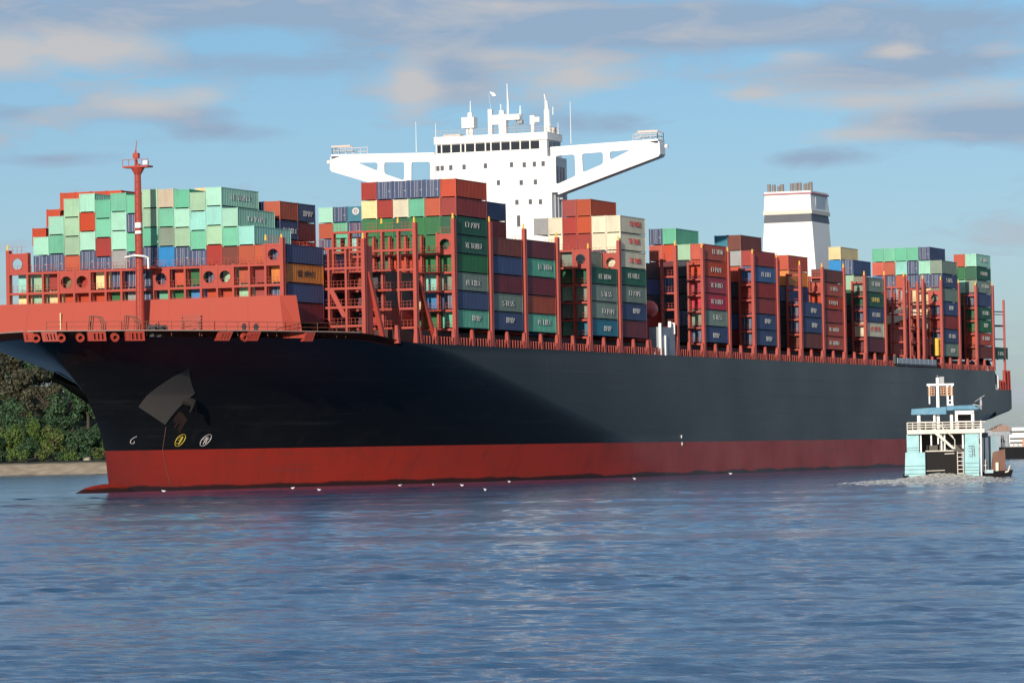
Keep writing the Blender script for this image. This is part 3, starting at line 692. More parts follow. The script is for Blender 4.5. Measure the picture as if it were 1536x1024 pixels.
    part("radar_mast", lambda b: (b.box(xm - .4, xm + .4, .9, 1.6, Zr, 62.6), b.box(xm - .6, xm + .6, -1.7, -.4, Zr, 61.6), b.box(xm - .7, xm + .7, -4.2, .89, 60.6, 61.55), b.box(xm - .5, xm + .5, -.39, .88, 59.95, 60.59),
        b.bar((xm, -1.9, 61.5), (xm, -1.9, 64.2), .22, 8, .16), b.bar((xm, -1.85, 64.2), (xm, -1.8, 66.8), .13, 6, .06), b.bar((xm, -4.1, 61.2), (xm, -4.1, 63.0), .2, 6, .08), b.box(xm - .3, xm + .3, -1.2, -.4, 61.6, 62.3), b.bar((xm, -.6, 62.3), (xm, -.6, 63.4), .09, 5)))
    part("signal_yard", lambda b: (b.bar((xm + .5, -3.2, Zr), (xm + .5, -3.2, 60.6), .1, 5), b.bar((xm + .5, -2.4, 59.9), (xm + .5, -4.6, 59.9), .08, 5), b.bar((xm + .5, 2.2, 60), (xm + .5, 1.6, 60), .08, 5), b.box(xm, xm + .7, -4.4, -3.6, 60.0, 60.6)), GREY)
    part("satellite_dome", lambda b: (b.bar((xm, -6.3, Zr), (xm, -6.3, 59.7), .3, 8), b.box(xm - .4, xm + .4, -6.75, -5.95, 59.7, 61.2), b.box(xm - .3, xm + .3, -7.6, -6.76, 60.1, 60.9)))
    part("aft_mast", lambda b: (b.bar((xm + 1.5, -8.4, Zr), (xm + 1.5, -8.3, 62.2), .65, 10, .5), b.bar((xm + 1.5, -8.3, 62.2), (xm + 1.5, -8.2, 63.7), .38, 8, .25), b.bar((xm + 1.5, -8.1, 63.7), (xm + 1.5, -7.9, 64.8), .1, 5), b.bar((xm + 1.5, -9.4, 61.3), (xm + 1.5, -9.4, 62.6), .08, 5)))
    part("pennant", lambda b: (b.bar((xm, 1.2, 62.6), (xm, 1.5, 65.3), .02, 4), b.add([(xm, 1.4, 65.6), (xm, .6, 65.4), (xm, .2, 64.9), (xm, .8, 64.8), (xm + .05, 1.4, 65.6), (xm + .05, .6, 65.4), (xm + .05, .2, 64.9), (xm + .05, .8, 64.8)], [(0, 1, 2, 3), (4, 7, 6, 5)])))
    for yy, z0, z1, dx in ((14.3, 55.9, 61.0, 1), (10.5, 57, 60.6, .5), (-11.6, 56.5, 63.6, 6.5), (-9.9, 58.1, 60.0, 5)):
        part("whip_antenna", lambda b: b.bar((XH + dx, yy, z0), (XH + dx, yy, z1), .07, 5, .04))
    b = MB(); rail(b, [(XH + .2, 10.2, Zr), (XH + .2, -9.6, Zr), (XH + 6.8, -9.6, Zr)], 1.0, 1.4, .035, 2); b.build("roof_rail", paint("rail_brown", (.5, .38, .28), .6, .3), o2)
    b = MB(); b.box(xm - .8, xm + 1, 6.6, 9.6, Zr, 58.6); b.build("roof_locker", paint("locker_tan", (.60, .52, .44), .6, .3), o2)
    b = MB(); b.box(xm + 2, xm + 3, -9.4, -8.9, Zr, 59.2); b.build("roof_locker", bpy.data.materials["locker_tan"], o2)
deckhouse()

def funnel():
    x0, x1 = 243.0, 256.0
    def tier(za, zb, ha, hb_, cy=-.45, fx=0.0):
        b = MB(); b.hexa([(x0 + fx * 0, cy - ha, za), (x1, cy - ha, za), (x1, cy + ha, za), (x0, cy + ha, za), (x0 + .2, cy - hb_, zb), (x1 - .6, cy - hb_, zb), (x1 - .6, cy + hb_, zb), (x0 + .2, cy + hb_, zb)]); return b
    o = tier(20, 50.6, 7.1, 5.15).build("funnel", WHITE, ship)
    tier(50.61, 52.2, 5.13, 5.02).build("funnel_band", paint("band_grey", (.075, .08, .10), .5, .3), o)
    b = MB(); b.box(x0 - .1, x1, -5.7, 4.8, 52.21, 53.0); b.build("funnel_ledge", paint("ledge_beige", (.60, .58, .50), .5, .2), o)
    tier(53.01, 56.3, 5.1, 4.9).build("funnel_casing", WHITE, o)
    b = MB(); b.box(x0 - .15, x1 - .4, -5.7, 4.7, 56.31, 56.62); b.build("funnel_trim", paint("trim_mauve", (.40, .16, .20), .5, .2), o)
    b = MB(); b.box(x0, x1 - .6, -5.5, 4.5, 56.63, 56.95); b.build("funnel_top", WHITE, o)
    b = MB(); b.box(x0 + 3.5, x0 + 10, -5.53, -5.45, 53.4, 55.9)
    b.build("funnel_emblem", paint("emblem_grey", (.45, .52, .56), .5, .2), o)
    for (y, h_, r_, dx) in ((3.7, 58.6, .38, 1), (2.7, 58.5, .42, 1), (2.2, 58.3, .36, 3), (.9, 58.5, .42, 1), (-1.2, 58.6, .4, 1), (-2.0, 58.7, .4, 1.5), (-2.9, 58.7, .42, 1), (-3.5, 58.6, .4, 3), (-4.3, 58.6, .38, 2), (-5.1, 58.8, .4, 1.5)):
        b = MB(); b.bar((x0 + dx, y, 56.9), (x0 + dx, y, h_), r_, 10); b.build("exhaust_pipe", paint("exhaust_steel", (.20, .18, .17), .5, .4) if "exhaust_steel" not in bpy.data.materials else bpy.data.materials["exhaust_steel"], o)
funnel()

# ------------------------------------------------------------------ shipping containers: every box a thing of its own
CC = {'m': ("pale mint", (164, 218, 194)), 'g': ("mint green", (110, 192, 158)), 'p': ("pale sage green", (164, 202, 168)), 'a': ("aqua", (158, 224, 212)),
      'G': ("bright green", (42, 118, 66)), 'D': ("dark green", (40, 100, 74)), 's': ("grey green", (136, 152, 136)), 'n': ("navy blue", (66, 82, 120)), 'u': ("steel blue", (70, 104, 150)),
      'b': ("bright blue", (50, 142, 205)), 't': ("teal", (52, 132, 152)), 'r': ("orange red", (202, 80, 50)), 'R': ("brick red", (166, 56, 48)), 'o': ("rust orange", (188, 84, 52)),
      'O': ("orange", (240, 140, 44)), 'c': ("cream", (246, 224, 168)), 'w': ("off-white", (236, 226, 196)), 'k': ("light grey", (168, 168, 168)), 'i': ("beige", (206, 190, 164)),
      'M': ("maroon", (118, 40, 48)), 'B': ("brown", (128, 62, 48)), 'e': ("olive green", (122, 132, 92)), 'C': ("crimson", (196, 58, 76)), 'z': ("shade-darkened charcoal", (56, 58, 64))}  # charcoal stands in for the shade in the gaps between bays
CMAT = {k: paint("container_" + v[0].replace(' ', '_').replace('-', '_'), L8(*v[1], .78), .55, .55, .35, vary=.12) for k, v in CC.items()}
def container_mesh(L, W=2.438, H=2.6, doors=False):
    """corner posts and rails with corrugated walls; origin at the bottom, front (bow) end, port edge"""
    mb = MB(); p = .14
    for x in (0, L - p):
        for y in (0, W - p): mb.box(x, x + p, y, y + p, 0.0, H)
    for z in (.02, H - .14):
        for y in (.004, W - .124): mb.box(p + .001, L - p - .001, y, y + .12, z, z + .12)
        for x in (.004, L - .124): mb.box(x, x + .12, p + .001, W - p - .001, z, z + .12)
    def corr(n, f, d=.045, zz=(.14, H - .14)):
        vs = []
        for i in range(n):
            for t, o in ((0, 0), (.3, 0), (.5, 1), (.8, 1)): vs.append((( i + t) / n, o * d))
        vs.append((1, 0)); V = []; Fs = []
        for a, o in vs: V.append(f(a, o, zz[0])); V.append(f(a, o, zz[1]))
        for i in range(len(vs) - 1): Fs.append((2 * i, 2 * i + 2, 2 * i + 3, 2 * i + 1))
        mb.add(V, Fs)
    nl = max(4, int(L / .55)); l = L - 2 * p
    corr(nl, lambda a, o, z: (p + a * l, .03 + o, z)); corr(nl, lambda a, o, z: (p + a * l, W - .03 - o, z))
    corr(7, lambda a, o, z: (.03 + o, p + a * (W - 2 * p), z)); corr(7, lambda a, o, z: (L - .03 - o, p + a * (W - 2 * p), z))
    mb.add([(.1, .1, H - .04), (L - .1, .1, H - .04), (L - .1, W - .1, H - .04), (.1, W - .1, H - .04)], [(0, 1, 2, 3)])
    mb.add([(.1, .1, .05), (L - .1, .1, .05), (L - .1, W - .1, .05), (.1, W - .1, .05)], [(3, 2, 1, 0)])
    for x in (-.004, L - .176):
        for y in (-.004, W - .176):
            for z in (-.10, H - .09): mb.box(x, x + .18, y, y + .18, z, z + .12)
    me = bpy.data.meshes.new("shipping_container"); me.from_pydata(mb.v, [], mb.f); me.update()
    bm = bmesh.new(); bm.from_mesh(me); bmesh.ops.recalc_face_normals(bm, faces=bm.faces[:]); bm.to_mesh(me); bm.free()
    me.materials.append(None); return me
CM = {40: container_mesh(12.19), 20: container_mesh(6.06)}
def bars_mesh(W=2.438, H=2.6):
    mb = MB()
    for y in (.35, .95, 1.49, 2.09): mb.bar((-.045, y, .1), (-.045, y, H - .1), .035, 5)
    for y in (.35, 2.09): mb.box(-.06, -.01, y - .06, y + .3 if y < 1 else y + .06, 1.1, 1.18)
    mb.box(-.02, .03, W / 2 - .02, W / 2 + .02, .15, H - .15)
    me = bpy.data.meshes.new("locking_bar"); me.from_pydata(mb.v, [], mb.f); me.update(); me.materials.append(paint("galvanised_bar", (.45, .46, .47), .4, .2)); return me
BARS = bars_mesh()
TXT = {'w': paint("lettering_white", (.50, .50, .48), .6, .35), 'x': paint("lettering_red", (.62, .07, .05), .6, .2), 'y': paint("lettering_yellow", (.6, .45, .1), .6, .2), 'd': paint("lettering_dark", (.04, .03, .03), .6, .2)}
STROKES = {0: [(0, 0, 0, 1), (0, 1, 1, 1), (0, .5, .8, .5), (0, 0, 1, 0)], 1: [(.5, 0, .5, 1)], 2: [(0, 0, 0, 1), (1, 0, 1, 1), (0, .5, 1, .5)], 3: [(0, 0, 0, 1), (0, 1, 1, 1), (1, 1, 1, 0), (1, 0, 0, 0)],
           4: [(0, 1, 1, 1), (.5, 1, .5, 0)], 5: [(0, 0, 0, 1), (0, 1, 1, 1), (1, 1, 1, .5), (1, .5, 0, .5)], 6: [(0, 1, 1, 1), (0, 1, 0, .5), (0, .5, 1, .5), (1, .5, 1, 0), (1, 0, 0, 0)], 7: [(0, 0, 0, 1), (0, 0, 1, 0)], 8: [(0, 0, 0, 1), (0, 1, 1, 0), (1, 0, 1, 1)], 9: [(0, 1, .9, 1), (.9, 1, .3, 0)]}
def text_mesh(kind, n, seed, gw=.48, gh=.66, st=.115):
    rd = random.Random(seed); mb = MB(); x = 0
    for i in range(n):
        if n > 4 and i == n // 2 - 1: x += gw * .9; 
        for (x0, z0, x1, z1) in STROKES[rd.randrange(10)]:
            a = (x + min(x0, x1) * gw - st / 2, x + max(x0, x1) * gw + st / 2); b = (min(z0, z1) * gh - st / 2, max(z0, z1) * gh + st / 2)
            if x0 != x1 and z0 != z1:
                mb.hexa([(x + x0 * gw - st / 2, -.03, z0 * gh), (x + x0 * gw + st / 2, -.03, z0 * gh), (x + x0 * gw + st / 2, .02, z0 * gh), (x + x0 * gw - st / 2, .02, z0 * gh), (x + x1 * gw - st / 2, -.03, z1 * gh), (x + x1 * gw + st / 2, -.03, z1 * gh), (x + x1 * gw + st / 2, .02, z1 * gh), (x + x1 * gw - st / 2, .02, z1 * gh)])
            else: mb.box(a[0], a[1], -.03, .02, b[0], b[1])
        x += gw + .42
    me = bpy.data.meshes.new("lettering"); me.from_pydata(mb.v, [], mb.f); me.update(); me.materials.append(TXT[kind]); me['w'] = x - .42; return me
TM = {k: [text_mesh(k, n, sd + 31 * ord(k)) for sd, n in ((1, 6), (2, 6), (3, 7), (4, 4), (5, 6), (6, 5))] for k in 'wxyd'}
ORD = ["zeroth", "first", "second", "third", "fourth", "fifth", "sixth", "seventh", "eighth", "ninth", "tenth", "eleventh", "twelfth", "thirteenth", "fourteenth", "fifteenth", "sixteenth", "seventeenth"]
OCC = []; LABELS = {}
LT = {'w': "white", 'x': "red", 'y': "yellow", 'd': "dark"}
def cont(x0, yp, zb, h, code, label, text=None, kind=40, w=2.438, doors=None, tx=None):
    o = bpy.data.objects.new("shipping_container", CM[kind]); COLL.objects.link(o)
    o.location = (x0, yp, zb); o.scale = (1, w / 2.438, (h - .14) / 2.6)
    o.material_slots[0].link = 'OBJECT'; o.material_slots[0].material = CMAT[code]
    lab = CC[code][0] + " container" + (f" with {LT[text[0]]} lettering" if text else "") + ", " + label
    if lab in LABELS: print("DUPLICATE LABEL", lab)
    LABELS[lab] = o; n = len(lab.split())
    if not 4 <= n <= 16: print("LABEL LENGTH", n, lab)
    tag(o, lab, "container", "shipping containers stacked on the ship")
    OCC.append((x0, yp, zb, h))
    if text:
        me = TM[text[0]][int(text[1])]; t = bpy.data.objects.new("lettering", me); COLL.objects.link(t); t.parent = o
        L = 12.19 if kind == 40 else 6.06; ww = me['w']; s = min(1, (L - 1.2) / ww) * (1.0 if kind == 40 else .92)
        t.location = (max(.5, (L - ww * s) * (tx if tx is not None else random.uniform(.45, .75))), -.02, random.choice((.85, 1.0, 1.15))); t.scale = (s, 1, 1)
    if doors if doors is not None else code == 'n':
        d = bpy.data.objects.new("locking_bar", BARS); COLL.objects.link(d); d.parent = o; d.location = (0, 0, 0)
    return o

# bow stack (17 across), tiers T1..T6, columns counted from the left
hA, zA, xA = 2.64, 22.7, -54.8
DZ = {1: -.35, 2: -.2, 3: -.5, 4: .1, 5: -.85, 6: 0, 7: -.35, 8: .3, 9: .25, 10: .1, 11: -.4, 12: .2, 13: -.1, 14: 0}
ROWS_A = [(6, 3, "pmggggigpm".replace("gggg", "ggg") if False else "pmgggpigpm", "top row"), (5, 2, "mprgmnpgmaam", "second row"), (4, 1, "mgpmRmggspgpga", "third row"),
          (3, 1, "nnonnknnbnnRBoon", "fourth row"), (2, 0, "apRekcnnnnrGnpoRO".replace("k", "R"), "fifth row"), (1, 0, "cpcrrrGkngGbrrpRn", "sixth row")]
TXA = {(6, 12): 'w2', (5, 13): 'w0', (2, 16): 'd0'}
for t, c0, codes, rn in ROWS_A:
    for i, code in enumerate(codes):
        c = c0 + i; dz = DZ.get(c, 0); zb = zA + t * hA + (dz if t > 3 else 0); hh = hA + (dz if t == 3 else 0)
        cont(xA, AY[c] - 2.41 + .02, zb, hh, code, f"{ORD[i + 1]} from left, {rn} of the bow stack", TXA.get((t, c)), w=2.36, tx=.5)
cont(xA, AY[16] - 2.41 + .02, zA, hA, 'M', "lowest of the bow stack's right side, beside the breakwater", w=2.36)
# bay behind it
x = -40.6
cont(x, -13.9, 37.43, 2.67, 'o', "short, top front corner of block beside bow stack", kind=20)
cont(x + 6.12, -13.9, 37.43, 2.67, 'n', "short, top rear of block beside bow stack", 'w3', kind=20)
cont(x, -13.9, 34.76, 2.67, 'n', "short, second down, front of block beside bow stack", 'w1', kind=20)
cont(x + 6.12, -13.9, 34.76, 2.67, 'M', "short box, second down at the rear beside the bow stack", kind=20)
cont(x, -13.9, 32.09, 2.67, 'R', "half hidden above navy side box of bow stack", 'w3', tx=.2)
cont(x, -11.48, 37.43, 2.67, 'n', "in shade between the bow stack and the rust block")
cont(x, -3.3, 39.8, 2.6, 'c', "pale roof just showing above the bow stack's right end")
for i, yy in enumerate((18.0, 15.55, 13.1, 10.65)):
    cont(x, yy, 39.95, 2.64, 'r', f"{ORD[i + 1]} from left peeking over the top left of the bow stack", w=2.40, doors=False)
cont(x, 20.42, 37.7, 2.6, 'r', "showing above the left step of the bow stack, middle one", w=2.2)
cont(x, 22.72, 35.1, 2.6, 'r', "showing above the left step of the bow stack, lowest one", w=2.2)
# low block between bow stack and the green stack
for t, codes, rn in ((2, "mnt", "top row"), (1, "ogn", "middle row"), (0, "nga", "bottom row")):
    for i, code in enumerate(codes):
        o = cont(16.2, 2.85 - 2.42 * i, 35.3 + 2.46 * t, 2.46, code, f"{ORD[i + 1]} from left, {rn} of block left of green stack", w=2.36)
        if t == 2 and i == 2:
            m_ = MB(); m_.ring((-.03, 1.0, 1.75), (0, 1, 0), (0, 0, 1), .62, .3, .02, 20); m_.bar((-.04, 1.0, 1.75), (-.02, 1.0, 1.75), .2, 10); l_ = m_.build("round_emblem", MARKW, o)
# generic bay helper: outer column side boxes + inner boxes
def Y(c): return -29.0 + 2.49 * c
def bayx(k): return k * P_ - 12.19
COLNO = {0: "second", 1: "third", 2: "fourth", 4: "fifth", 5: "sixth", 8: "seventh", 10: "eighth", 12: "ninth", 13: "tenth", 15: "eleventh", 19: "twelfth", 21: "thirteenth"}
def outer(k, h, boxes):
    for t, b in enumerate(boxes):
        code, tx = b[0], (b[1:] or None)
        pos = "lowest" if t == 0 else ("topmost" if t == len(boxes) - 1 else ORD[t + 1] + " from bottom")
        cont(bayx(k), Y(0), ZB + t * h, h, code, f"{pos} of {COLNO[k]} side column from bow", tx)
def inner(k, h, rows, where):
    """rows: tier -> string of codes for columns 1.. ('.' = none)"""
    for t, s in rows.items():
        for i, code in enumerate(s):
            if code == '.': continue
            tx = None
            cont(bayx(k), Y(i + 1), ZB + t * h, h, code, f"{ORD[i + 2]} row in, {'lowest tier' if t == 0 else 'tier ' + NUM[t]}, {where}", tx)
NUM = {1: "two", 2: "three", 3: "four", 4: "five", 5: "six", 6: "seven", 7: "eight"}  # in the gap rows below, dark codes carry the shade in the box colour
outer(0, 2.706, ['gw3', 'n', 'sw1', 'G', 'Dw2', 'Dw0', 'R', 'r'])
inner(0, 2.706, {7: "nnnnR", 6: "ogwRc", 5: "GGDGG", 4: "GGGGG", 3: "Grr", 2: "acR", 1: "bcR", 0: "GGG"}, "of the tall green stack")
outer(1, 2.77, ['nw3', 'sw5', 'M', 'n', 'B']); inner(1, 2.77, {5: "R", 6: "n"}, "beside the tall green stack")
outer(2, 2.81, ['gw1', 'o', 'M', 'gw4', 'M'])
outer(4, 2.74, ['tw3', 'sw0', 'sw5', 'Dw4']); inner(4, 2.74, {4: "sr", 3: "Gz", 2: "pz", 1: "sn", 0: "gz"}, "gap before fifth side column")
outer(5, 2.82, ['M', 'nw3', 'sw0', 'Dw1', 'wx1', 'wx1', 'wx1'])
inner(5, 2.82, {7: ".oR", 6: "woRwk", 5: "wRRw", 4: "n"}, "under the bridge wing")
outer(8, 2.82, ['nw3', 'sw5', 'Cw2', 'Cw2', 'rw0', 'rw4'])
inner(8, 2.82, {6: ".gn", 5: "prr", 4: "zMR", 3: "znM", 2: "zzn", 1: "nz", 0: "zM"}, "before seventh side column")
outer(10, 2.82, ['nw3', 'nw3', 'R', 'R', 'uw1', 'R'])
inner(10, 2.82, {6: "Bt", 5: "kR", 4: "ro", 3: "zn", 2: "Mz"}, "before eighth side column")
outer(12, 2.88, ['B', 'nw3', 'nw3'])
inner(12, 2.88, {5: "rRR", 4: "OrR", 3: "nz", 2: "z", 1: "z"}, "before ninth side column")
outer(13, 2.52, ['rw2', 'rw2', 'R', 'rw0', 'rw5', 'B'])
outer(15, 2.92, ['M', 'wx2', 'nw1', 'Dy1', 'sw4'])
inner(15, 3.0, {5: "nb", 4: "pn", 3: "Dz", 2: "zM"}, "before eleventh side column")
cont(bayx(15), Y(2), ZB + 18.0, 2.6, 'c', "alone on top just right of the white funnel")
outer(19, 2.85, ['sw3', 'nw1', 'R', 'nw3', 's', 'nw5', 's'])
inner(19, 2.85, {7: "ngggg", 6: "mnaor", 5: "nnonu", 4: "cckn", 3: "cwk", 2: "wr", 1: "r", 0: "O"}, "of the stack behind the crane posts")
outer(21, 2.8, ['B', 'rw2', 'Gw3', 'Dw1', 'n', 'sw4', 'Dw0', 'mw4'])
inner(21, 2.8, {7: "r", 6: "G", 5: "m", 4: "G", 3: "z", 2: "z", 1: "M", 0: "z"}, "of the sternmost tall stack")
cont(299.6, -29.0, 22.7, 2.6, 'D', "alone on the stern between two tall posts", 'w5')
print("CONTAINERS", len(OCC))

# the closed ranks of boxes inside the bays, beyond counting from the shore
def ranks():
    mb = MB(); mats = [CMAT[c] for c in "nzMDBRzn"]; rd = random.Random(3)  # mostly dark codes: shade of the inner bays put into the box colours
    def free(x0, y0, z0):
        for (a, b, c, h) in OCC:
            if abs(a - x0) < 11.5 and abs(b - y0) < 2.2 and abs(c - z0) < 2.3: return False
        return True
    def put(x0, y0, z0, h=2.62):
        if not free(x0, y0, z0): return
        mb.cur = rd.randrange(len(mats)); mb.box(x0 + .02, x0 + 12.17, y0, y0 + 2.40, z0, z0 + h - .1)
        for q in (.08, 2.24): mb.box(x0 - .04, x0 + .015, y0 + q, y0 + q + .1, z0, z0 + h - .1)
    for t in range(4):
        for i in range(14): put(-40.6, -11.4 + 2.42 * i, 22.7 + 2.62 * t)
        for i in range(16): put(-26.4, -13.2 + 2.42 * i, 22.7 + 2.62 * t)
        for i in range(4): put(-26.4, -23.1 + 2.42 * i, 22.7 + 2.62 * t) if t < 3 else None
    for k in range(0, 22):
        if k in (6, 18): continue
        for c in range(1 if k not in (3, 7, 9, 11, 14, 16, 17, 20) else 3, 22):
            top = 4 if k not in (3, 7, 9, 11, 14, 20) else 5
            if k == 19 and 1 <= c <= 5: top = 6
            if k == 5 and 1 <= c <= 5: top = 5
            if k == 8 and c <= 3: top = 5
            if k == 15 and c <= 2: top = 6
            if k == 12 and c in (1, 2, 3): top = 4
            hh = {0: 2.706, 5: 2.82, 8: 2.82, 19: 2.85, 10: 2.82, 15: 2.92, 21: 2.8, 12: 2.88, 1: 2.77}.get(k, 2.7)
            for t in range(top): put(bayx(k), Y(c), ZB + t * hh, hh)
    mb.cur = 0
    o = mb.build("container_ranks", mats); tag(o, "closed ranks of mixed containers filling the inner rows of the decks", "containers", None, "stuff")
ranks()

# ------------------------------------------------------------------ workboat under way at the ship's quarter
def workboat():
    MINT = paint("boat_mint_paint", L8(152, 206, 212, .78), .5, .5, .9); ROOF = paint("boat_roof_blue", L8(84, 148, 180, .72), .6, .55, 1.2, dirtcol=(.35, .5, .55))
    CREAM = paint("boat_cream_paint", (.66, .60, .51), .5, .4, .9); HULL = paint("boat_dark_hull", (.014, .013, .013), .75, .5, .8, spec=.15); ORANGE = paint("boat_orange", (.52, .27, .15), .5, .2)
    loc = CAM + F0 * 516 + R0 * 54.5; loc.z = 0
    t = empty("workboat", loc, YAW - math.pi / 2 - math.atan2(54.5, 516))
    tag(t, "mint and white workboat with high bridge deck and blue roof under way", "boat")
    def X(p): return (p - 415) / 60.4
    def Z(p): return (893 - p) / 60.4
    def part(nm, mat, fn, par=t):
        b = MB(); fn(b); return b.build(nm, mat, par)
    def bx(b, x0, x1, z0, z1, y0, y1): b.box(X(x0), X(x1), y0, y1, min(Z(z0), Z(z1)), max(Z(z0), Z(z1)))
    part("hull", HULL, lambda b: (bx(b, 96, 720, 905, 880, .5, 22), b.hexa([(X(96), 22, -.3), (X(720), 22, -.3), (X(470), 27, -.3), (X(350), 27, -.3), (X(96), 22, .5), (X(720), 22, .5), (X(470), 28, 1.1), (X(350), 28, 1.1)]),
        bx(b, 282, 560, 905, 688, 1.6, 2.0), b.bar((X(118), .4, .0), (X(150), .2, .1), .42, 8)))
    def tower(b, x0, x1, z0, z1, y0, y1, lines, taper=0):
        b.hexa([(X(x0 - taper), y0, Z(z0)), (X(x1), y0, Z(z0)), (X(x1), y1, Z(z0)), (X(x0 - taper), y1, Z(z0)), (X(x0), y0 + .1, Z(z1)), (X(x1), y0 + .1, Z(z1)), (X(x1), y1, Z(z1)), (X(x0), y1, Z(z1))])
    part("side_housing", MINT, lambda b: (tower(b, 130, 280, 888, 691, .6, 12, (855, 822, 795), 9), tower(b, 142, 236, 690, 553, .9, 10, (672, 655))))
    GROOVE = paint("housing_groove", (.10, .17, .17), .7, .3)
    for l, x0, x1, y0 in ((855, 123, 278, .53), (822, 124, 278, .56), (795, 125, 279, .58), (674, 143, 235, .86), (655, 143, 235, .87), (858, 582, 690, .53), (835, 583, 690, .55), (812, 584, 690, .57), (780, 585, 690, .58)):
        part("groove", GROOVE, lambda b: bx(b, x0, x1, l + 1.8, l - 1.8, y0, y0 + .2))
    part("side_housing", MINT, lambda b: (tower(b, 588, 692, 885, 553, .6, 10, (858, 835, 812, 780), 8)))
    GL = paint("boat_lettering", (.05, .06, .08), .6, .1)
    def scr(b):
        for (x0, z0, x1, z1) in ((612, 648, 660, 652), (618, 662, 640, 672), (640, 680, 664, 676), (640, 645, 644, 735), (656, 655, 660, 730), (616, 690, 664, 695), (620, 712, 640, 716), (646, 708, 666, 728), (616, 724, 640, 735)):
            b.bar((X(x0), .62, Z(z0)), (X(x1), .62, Z(z1)), .05, 4)
    part("lettering", GL, scr)
    part("bridge_deck", CREAM, lambda b: (bx(b, 146, 728, 550, 517, .2, 11), bx(b, 720, 738, 548, 520, .1, .5)))
    def rl(b):
        for z in (463, 482, 500): b.bar((X(146), .25, Z(z)), (X(722 if z > 470 else 750), .25, Z(z)), .07, 5)
        for x in (148, 190, 232, 290, 345, 420, 480, 540, 600, 650, 715): b.bar((X(x), .25, Z(460)), (X(x), .25, Z(520)), .06, 5)
    part("deck_rail", CREAM, rl)
    def stairs(b):
        for d in (0, 1.1):
            b.hexa([(X(490), -.2 + d, Z(668)), (X(512), -.2 + d, Z(668)), (X(512), -.1 + d, Z(668)), (X(490), -.1 + d, Z(668)), (X(345), -.2 + d, Z(540)), (X(372), -.2 + d, Z(530)), (X(372), -.1 + d, Z(530)), (X(345), -.1 + d, Z(540))])
        for i in range(8):
            f = i / 7; x = 362 + (500 - 362) * f; z = 545 + (660 - 545) * f; b.box(X(x) - .2, X(x) + .2, -.1, 1.0, Z(z) - .04, Z(z) + .04)
        b.bar((X(395), -.15, Z(478)), (X(510), -.15, Z(598)), .06, 5); b.bar((X(510), -.15, Z(598)), (X(510), -.15, Z(666)), .06, 5)
        b.bar((X(425), .9, Z(478)), (X(500), .9, Z(580)), .06, 5)
    part("stairway", CREAM, stairs)
    def ladder(b):
        for x in (528, 572): b.bar((X(x), .7, Z(885)), (X(x), .7, Z(690)), .06, 5)
        for z in (700, 732, 764, 796, 826, 856): b.bar((X(528), .7, Z(z)), (X(572), .7, Z(z)), .06, 5)
    part("ladder", CREAM, ladder)
    part("bulwark_rail", CREAM, lambda b: (b.bar((X(284), 1.5, Z(683)), (X(515), 1.5, Z(683)), .09, 5), b.bar((X(284), 1.5, Z(835)), (X(430), 1.5, Z(832)), .05, 5), b.bar((X(430), 1.4, Z(706)), (X(505), 1.4, Z(703)), .06, 5)))
    for x, z1 in ((330, 640), (383, 630), (408, 680), (432, 680), (250, 690), (572, 665)): part("inner_post", WHITE, lambda b: b.box(X(x) - .09, X(x) + .09, 1.2, 1.4, Z(z1), Z(550)))
    part("aft_bulkhead", paint("boat_dark_wall", (.10, .09, .085), .7, .3), lambda b: bx(b, 238, 586, 690, 552, 7, 7.3))  # dark grey-brown wall colour
    def house(b):
        bx(b, 226, 250, 517, 395, .8, 1.1); bx(b, 350, 366, 517, 400, .8, 1.1); bx(b, 516, 536, 517, 400, .8, 1.1); bx(b, 640, 662, 517, 385, .8, 1.1); bx(b, 516, 662, 405, 372, .8, 6); bx(b, 252, 348, 468, 456, .8, 1.0); bx(b, 538, 638, 468, 456, .8, 1.0)
        bx(b, 478, 500, 517, 400, 3, 3.3)
    wh = part("wheelhouse", WHITE, house)
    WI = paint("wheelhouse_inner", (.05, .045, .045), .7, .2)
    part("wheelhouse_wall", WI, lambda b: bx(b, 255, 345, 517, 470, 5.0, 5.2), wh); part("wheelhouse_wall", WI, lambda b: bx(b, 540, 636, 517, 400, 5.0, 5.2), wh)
    def roof(b):
        b.hexa([(X(180), .2, Z(400)), (X(448), .2, Z(402)), (X(448), 7, Z(402)), (X(180), 7, Z(396)), (X(184), .4, Z(358)), (X(450), .4, Z(344)), (X(450), 7, Z(340)), (X(184), 7, Z(352))])
        b.hexa([(X(452), .3, Z(372)), (X(690), .3, Z(372)), (X(690), 7, Z(372)), (X(452), 7, Z(372)), (X(455), .5, Z(340)), (X(664), .5, Z(334)), (X(664), 7, Z(334)), (X(455), 7, Z(338))])
        b.box(X(500), X(705), .1, .28, Z(364), Z(352))
    part("roof", ROOF, roof)
    def mast(b):
        bx(b, 305, 512, 181, 165, 1.4, 1.7); bx(b, 376, 398, 517, 118, 1.4, 1.75); bx(b, 456, 470, 336, 181, 1.4, 1.7); bx(b, 318, 328, 320, 181, 1.4, 1.6); bx(b, 490, 504, 336, 181, 1.4, 1.6); bx(b, 470, 500, 300, 292, 1.4, 1.6); bx(b, 462, 506, 336, 322, 1.3, 2.2)
    mo = part("signal_mast", WHITE, mast)
    def cages(b):
        for x0, x1 in ((318, 362), (412, 452), (466, 500)):
            for z in (196, 214, 232, 254): b.bar((X(x0), 1.3, Z(z)), (X(x1), 1.3, Z(z)), .07, 5)
            for x in (x0, (x0 + x1) / 2, x1): b.bar((X(x), 1.3, Z(190)), (X(x), 1.3, Z(256)), .07, 5)
    part("lamp_cage", ORANGE, cages, mo)
